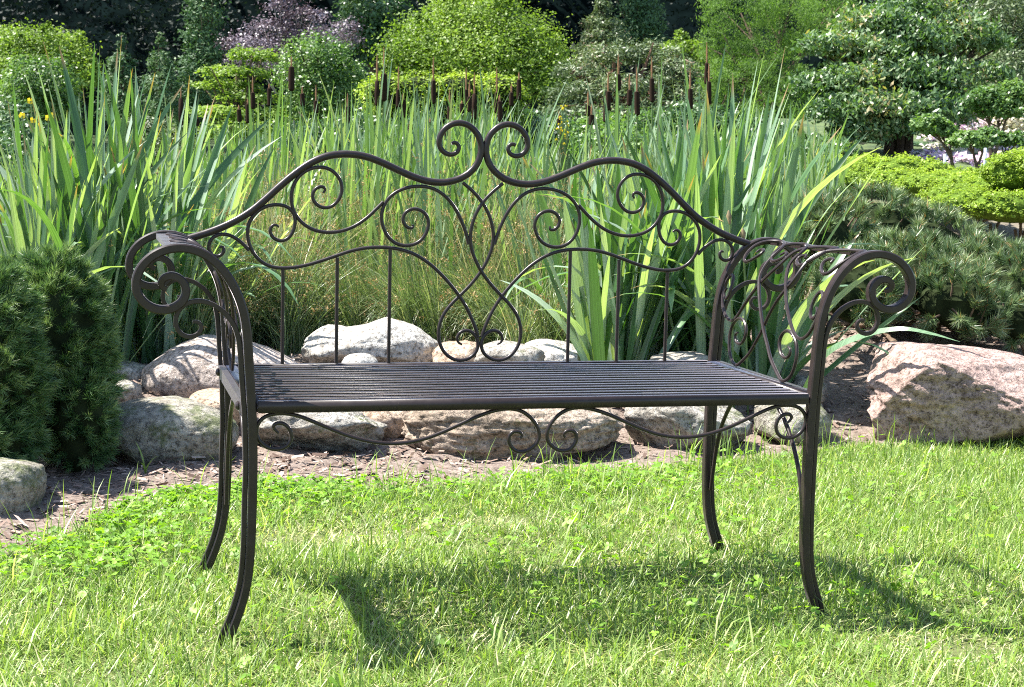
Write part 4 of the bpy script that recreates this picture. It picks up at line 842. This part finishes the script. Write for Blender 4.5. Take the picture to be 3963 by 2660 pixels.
tree('cloud_pruned_tree', 'larger cloud pruned tree with round crown at the right edge', 'tree', [(2250, 232, 48, 30, 11.6), (2310, 222, 40, 34, 11.6), (2280, 255, 55, 22, 11.6)], 7500, .032, G_MID, seed=52, trunk=(2262, 375, 11.6), tr=.02, csize=.14)
tree('cloud_pruned_tree', 'low cloud pruned tree with flat crown below the larger one', 'tree', [(2210, 322, 42, 20, 10.8), (2255, 318, 36, 22, 10.8), (2325, 322, 40, 18, 10.8)], 6000, .032, G_MID, seed=53, trunk=(2240, 385, 10.8), tr=.018, csize=.14)
tree('clipped_hedge', 'long low clipped yellow green hedge under the broadleaf tree', 'hedge', [(1800, 388, 70, 30, 10.2, 90), (1880, 388, 80, 32, 10.2, 90), (1970, 388, 80, 32, 10, 90), (2050, 390, 80, 32, 9.8, 90), (2110, 394, 60, 30, 9.8, 90), (1950, 418, 110, 30, 9.4, 80), (2060, 418, 90, 30, 9.2, 80)], 30000, .018, G_HEDGE, seed=54, csize=.09, fill=.05, up=1.1, limbs=False, tr=.012, core=.92, corem=HCORE)
tree('clipped_hedge', 'clipped rounded hedge mound at the right edge', 'hedge', [(2300, 396, 56, 44, 8.0), (2370, 390, 74, 52, 8.0)], 16000, .015, G_HEDGE, seed=55, csize=.08, fill=.05, up=.9, limbs=False, tr=.012, core=.92, corem=HCORE)
tree('clipped_hedge', 'sloping carpet of clipped hedge below the rounded mound', 'hedge', [(2130, 428, 90, 34, 8.9, 110), (2210, 430, 100, 36, 8.7, 120), (2290, 436, 100, 38, 8.4, 120), (2400, 440, 100, 40, 8.2, 120), (2180, 410, 70, 24, 9.3, 110), (2260, 412, 80, 26, 9.3, 110), (2220, 468, 90, 36, 8.0, 80), (2310, 474, 100, 38, 7.8, 80), (2400, 480, 100, 40, 7.8, 80), (2200, 450, 90, 34, 8.4, 100), (2330, 455, 110, 36, 8.1, 100)], 60000, .015, G_HEDGE, seed=56, csize=.07, fill=.05, up=1.1, limbs=False, tr=.012, core=.93, corem=HCORE)
tree('bush', 'low dark shrub behind the reeds left of the spreading pine', 'bush', [(1180, 300, 90, 50, 13.5), (1260, 320, 80, 50, 13.2), (1120, 330, 90, 50, 13)], 7000, .045, G_DARK, seed=61)
tree('bush', 'green shrub behind the iris tips below the spreading pine', 'bush', [(1380, 318, 90, 48, 13), (1480, 310, 80, 50, 13), (1430, 350, 110, 50, 12.6)], 8000, .045, G_MID, seed=62)
tree('bush', 'shaded shrub at the foot of the feathery tree', 'bush', [(1590, 300, 80, 60, 13), (1690, 320, 90, 60, 13), (1780, 330, 70, 50, 13), (1640, 360, 120, 50, 12.6)], 9000, .045, G_DARK, seed=63)
tree('bush', 'grey green shrub behind the reeds under the clipped hedge', 'bush', [(800, 320, 100, 50, 12.6), (930, 330, 100, 50, 12.6), (680, 340, 90, 50, 12.6), (1040, 330, 80, 50, 12.6)], 9000, .045, G_DARK, seed=64)
tree('bush', 'dark undergrowth under the broadleaf tree', 'bush', [(1850, 345, 70, 26, 14.6), (1950, 342, 80, 26, 14.6), (2040, 345, 70, 22, 14.6), (2110, 350, 50, 20, 14.4)], 6000, .045, G_DARK, seed=65, tr=.012)
# flowers behind the pruned trees
FLOW = leafmat('pale_flower', [(0, (0.75, 0.72, 0.45)), (.45, (0.8, 0.78, 0.68)), (.7, (0.78, 0.55, 0.66)), (.88, (0.5, 0.4, 0.72)), (1, (0.75, 0.75, 0.8))], .3, (1, 1, 1), .6, .3)
rs = np.random.default_rng(9)
V, F, A = crown_mesh([lobe(2200, 300, 90, 40, 15), lobe(2300, 290, 70, 50, 15), lobe(2200, 350, 100, 30, 14), lobe(2310, 350, 60, 30, 14), lobe(2150, 365, 80, 22, 13), lobe(2250, 368, 80, 20, 12.6)], 6500, .045, .9, 12, rs, .8)
fb = empty('flower_bed', at(2230, 370, 14), 'pale cream and pink flowers glowing behind the pruned trees', 'flowers'); fb.location.z = float(height(fb.location.x, fb.location.y))
tag(ship('blossoms', [(V, F, A)], FLOW, fb, False), kind='stuff')
V, F, A = crown_mesh([lobe(2200, 320, 95, 45, 15.3), lobe(2300, 310, 75, 55, 15.3), lobe(2200, 360, 100, 30, 14.3)], 4500, .05, .5, 12, rs, .5)
tag(ship('foliage', [(V, F, A)], G_MID, fb, False), kind='stuff')
STK = plainmat('bluish_white_paint', (0.36, 0.42, 0.5), .6, .4, .1, 5)
for lab, fx, y0, y1, lx in (('short leaning bluish white stake below the mushroom crown tree', 2158, 352, 382, -3), ('upright bluish white stake below the round crown tree', 2248, 338, 378, 0)):
    a, b = at(fx, y1, 10.5), at(fx + lx, y0, 10.5)
    r_ = empty('stake', a, lab, 'stake'); ship('post', [sweep([a - np.array([0, 0, .15]), b], [1, 1], 'rect', nrm=FWD, rect=(.008, .008))], STK, r_, False)

# the far wood: tall crowns well above the picture shade the dark understorey
def forest():
    rs = np.random.default_rng(77); L = []
    for i in range(46):                                     # understorey and crown skirts
        x = rs.uniform(-14, 38); y = rs.uniform(38, 50); L.append((np.array([x, y, rs.uniform(1.5, 8)]), (rs.uniform(2, 3.5), 2.0, rs.uniform(1.8, 3.5))))
    V1, F1, A1 = crown_mesh(L, 60000, .17, .55, 26, rs, .4, 0, .3, .2)
    L = []
    for i in range(60):                                     # high crowns
        x = rs.uniform(-34, 42); y = rs.uniform(30, 56); L.append((np.array([x, y, rs.uniform(13, 22)]), (rs.uniform(3.5, 6), rs.uniform(3, 5), rs.uniform(3, 5))))
    V2, F2, A2 = crown_mesh(L, 34000, .75, .7, 20, rs, .9, 0, .4, .22, -1)
    V, F, A = join([(V1, F1, A1), (V2, F2, A2)])
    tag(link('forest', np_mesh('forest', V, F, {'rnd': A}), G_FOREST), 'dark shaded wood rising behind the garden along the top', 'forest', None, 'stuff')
    # wooded hillside behind it
    xs = np.linspace(-90, 110, 90); t = np.linspace(0, 1, 24); X, T_ = np.meshgrid(xs, t)
    Y = 52 + 40 * T_ + 2 * np.sin(X * .3 + T_ * 6); Z = .5 + 34 * T_ ** .8 + 1.2 * np.sin(X * .5) * np.sin(T_ * 14)
    V = np.stack([X, Y, Z], -1).reshape(-1, 3); i = np.arange(23)[:, None] * 90 + np.arange(89)[None, :]
    F = np.stack([i, i + 1, i + 91, i + 90], -1).reshape(-1, 4)
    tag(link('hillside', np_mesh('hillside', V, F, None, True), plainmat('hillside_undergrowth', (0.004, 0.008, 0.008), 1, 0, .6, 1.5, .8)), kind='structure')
    parts = []
forest()

# small flowers
YEL = leafmat('yellow_petal', [(0, (0.75, 0.60, 0.03)), (1, (0.85, 0.75, 0.08))], .4, (1.1, 1, .5), .5, .3)
def flower_plant(fx, fy, d, spread, n, lab, size, cat='flower'):
    b = at(fx, fy + 180, d); b[2] = float(height(b[0], b[1]))
    root = empty('primrose_plant' if size > .012 else 'goldenrod_plant', b, lab, cat)
    rs = random.Random(int(fx)); stems = []
    for i in range(n):
        e = at(fx + rs.gauss(0, spread[0]), fy + rs.gauss(0, spread[1]), d + rs.gauss(0, .05)); stems.append(sweep(catmull([b, (b + e) / 2 + np.array([.02, 0, .03]), e], 4), .0022, sides=5))
        pet = []
        for k in range(4):
            a = k * 1.571 + rs.random(); u = RIGHT * math.cos(a) + np.array([0, 0, 1]) * math.sin(a) * .9 - FWD * .25; v = np.cross(u, FWD); v /= np.linalg.norm(v)
            pet.append((np.array([e, e + u * size * .6 + v * size * .5, e + u * size, e + u * size * .6 - v * size * .5]), np.array([[0, 1, 2, 3]]), np.full(4, rs.random())))
        ship('flower', pet, YEL, root, False)
    ship('stem', stems, STALK, root)
flower_plant(72, 255, 6.4, (32, 24), 6, 'yellow evening primrose behind the far left iris leaves', .016)
flower_plant(1283, 290, 7.4, (7, 22), 26, 'small golden yellow flower spike left of the tall iris leaves', .008)
# seed pods and one weed seedling
POD = plainmat('iris_seed_pod', (0.20, 0.15, 0.08), .7, .3, .4, 60)
for lab, fx, fy in (('upright brown green iris seed pod above the right hump of the bench', 1662, 480), ('second iris seed pod just right of the bench rail end', 1694, 520)):
    d = 5.6; t0, t1 = at(fx, fy, d), at(fx + 3, fy + 32, d); b = at(fx + 18, 800, d + .1); b[2] = float(height(b[0], b[1]))
    r_ = empty('seed_pod', b, lab, 'seed pod')
    ship('pod', [sweep([t0, t0 * .6 + t1 * .4, t1], [.002, .011, .004], sides=8)], POD, r_)
    ship('stalk', [sweep([t1, (t1 + b) / 2, b], [.003, .0035, .004], sides=6)], STALK, r_)
sd_ = on_z(332, 1082); r_ = empty('seedling', sd_, 'lone green grass seedling on the bark beside the mossy boulder', 'seedling')
for hd, ln, cu in ((2.4, .10, .6), (.2, .07, 1.3), (4.2, .06, 1.6), (5.5, .05, 1.0)):
    V, F, A = blades(np.array([sd_]), np.array([ln]), np.array([.007]), np.array([hd]), np.array([.15]), np.array([cu]), 6, np.array([.5]), None, 'sword')
    ship('leaf', [(V, F, A)], GRASS, r_)
print('TRIS', sum(sum(max(1, n) for n in [len(o.data.loops) - 2 * len(o.data.polygons)]) for o in sc.objects if o.type == 'MESH'))
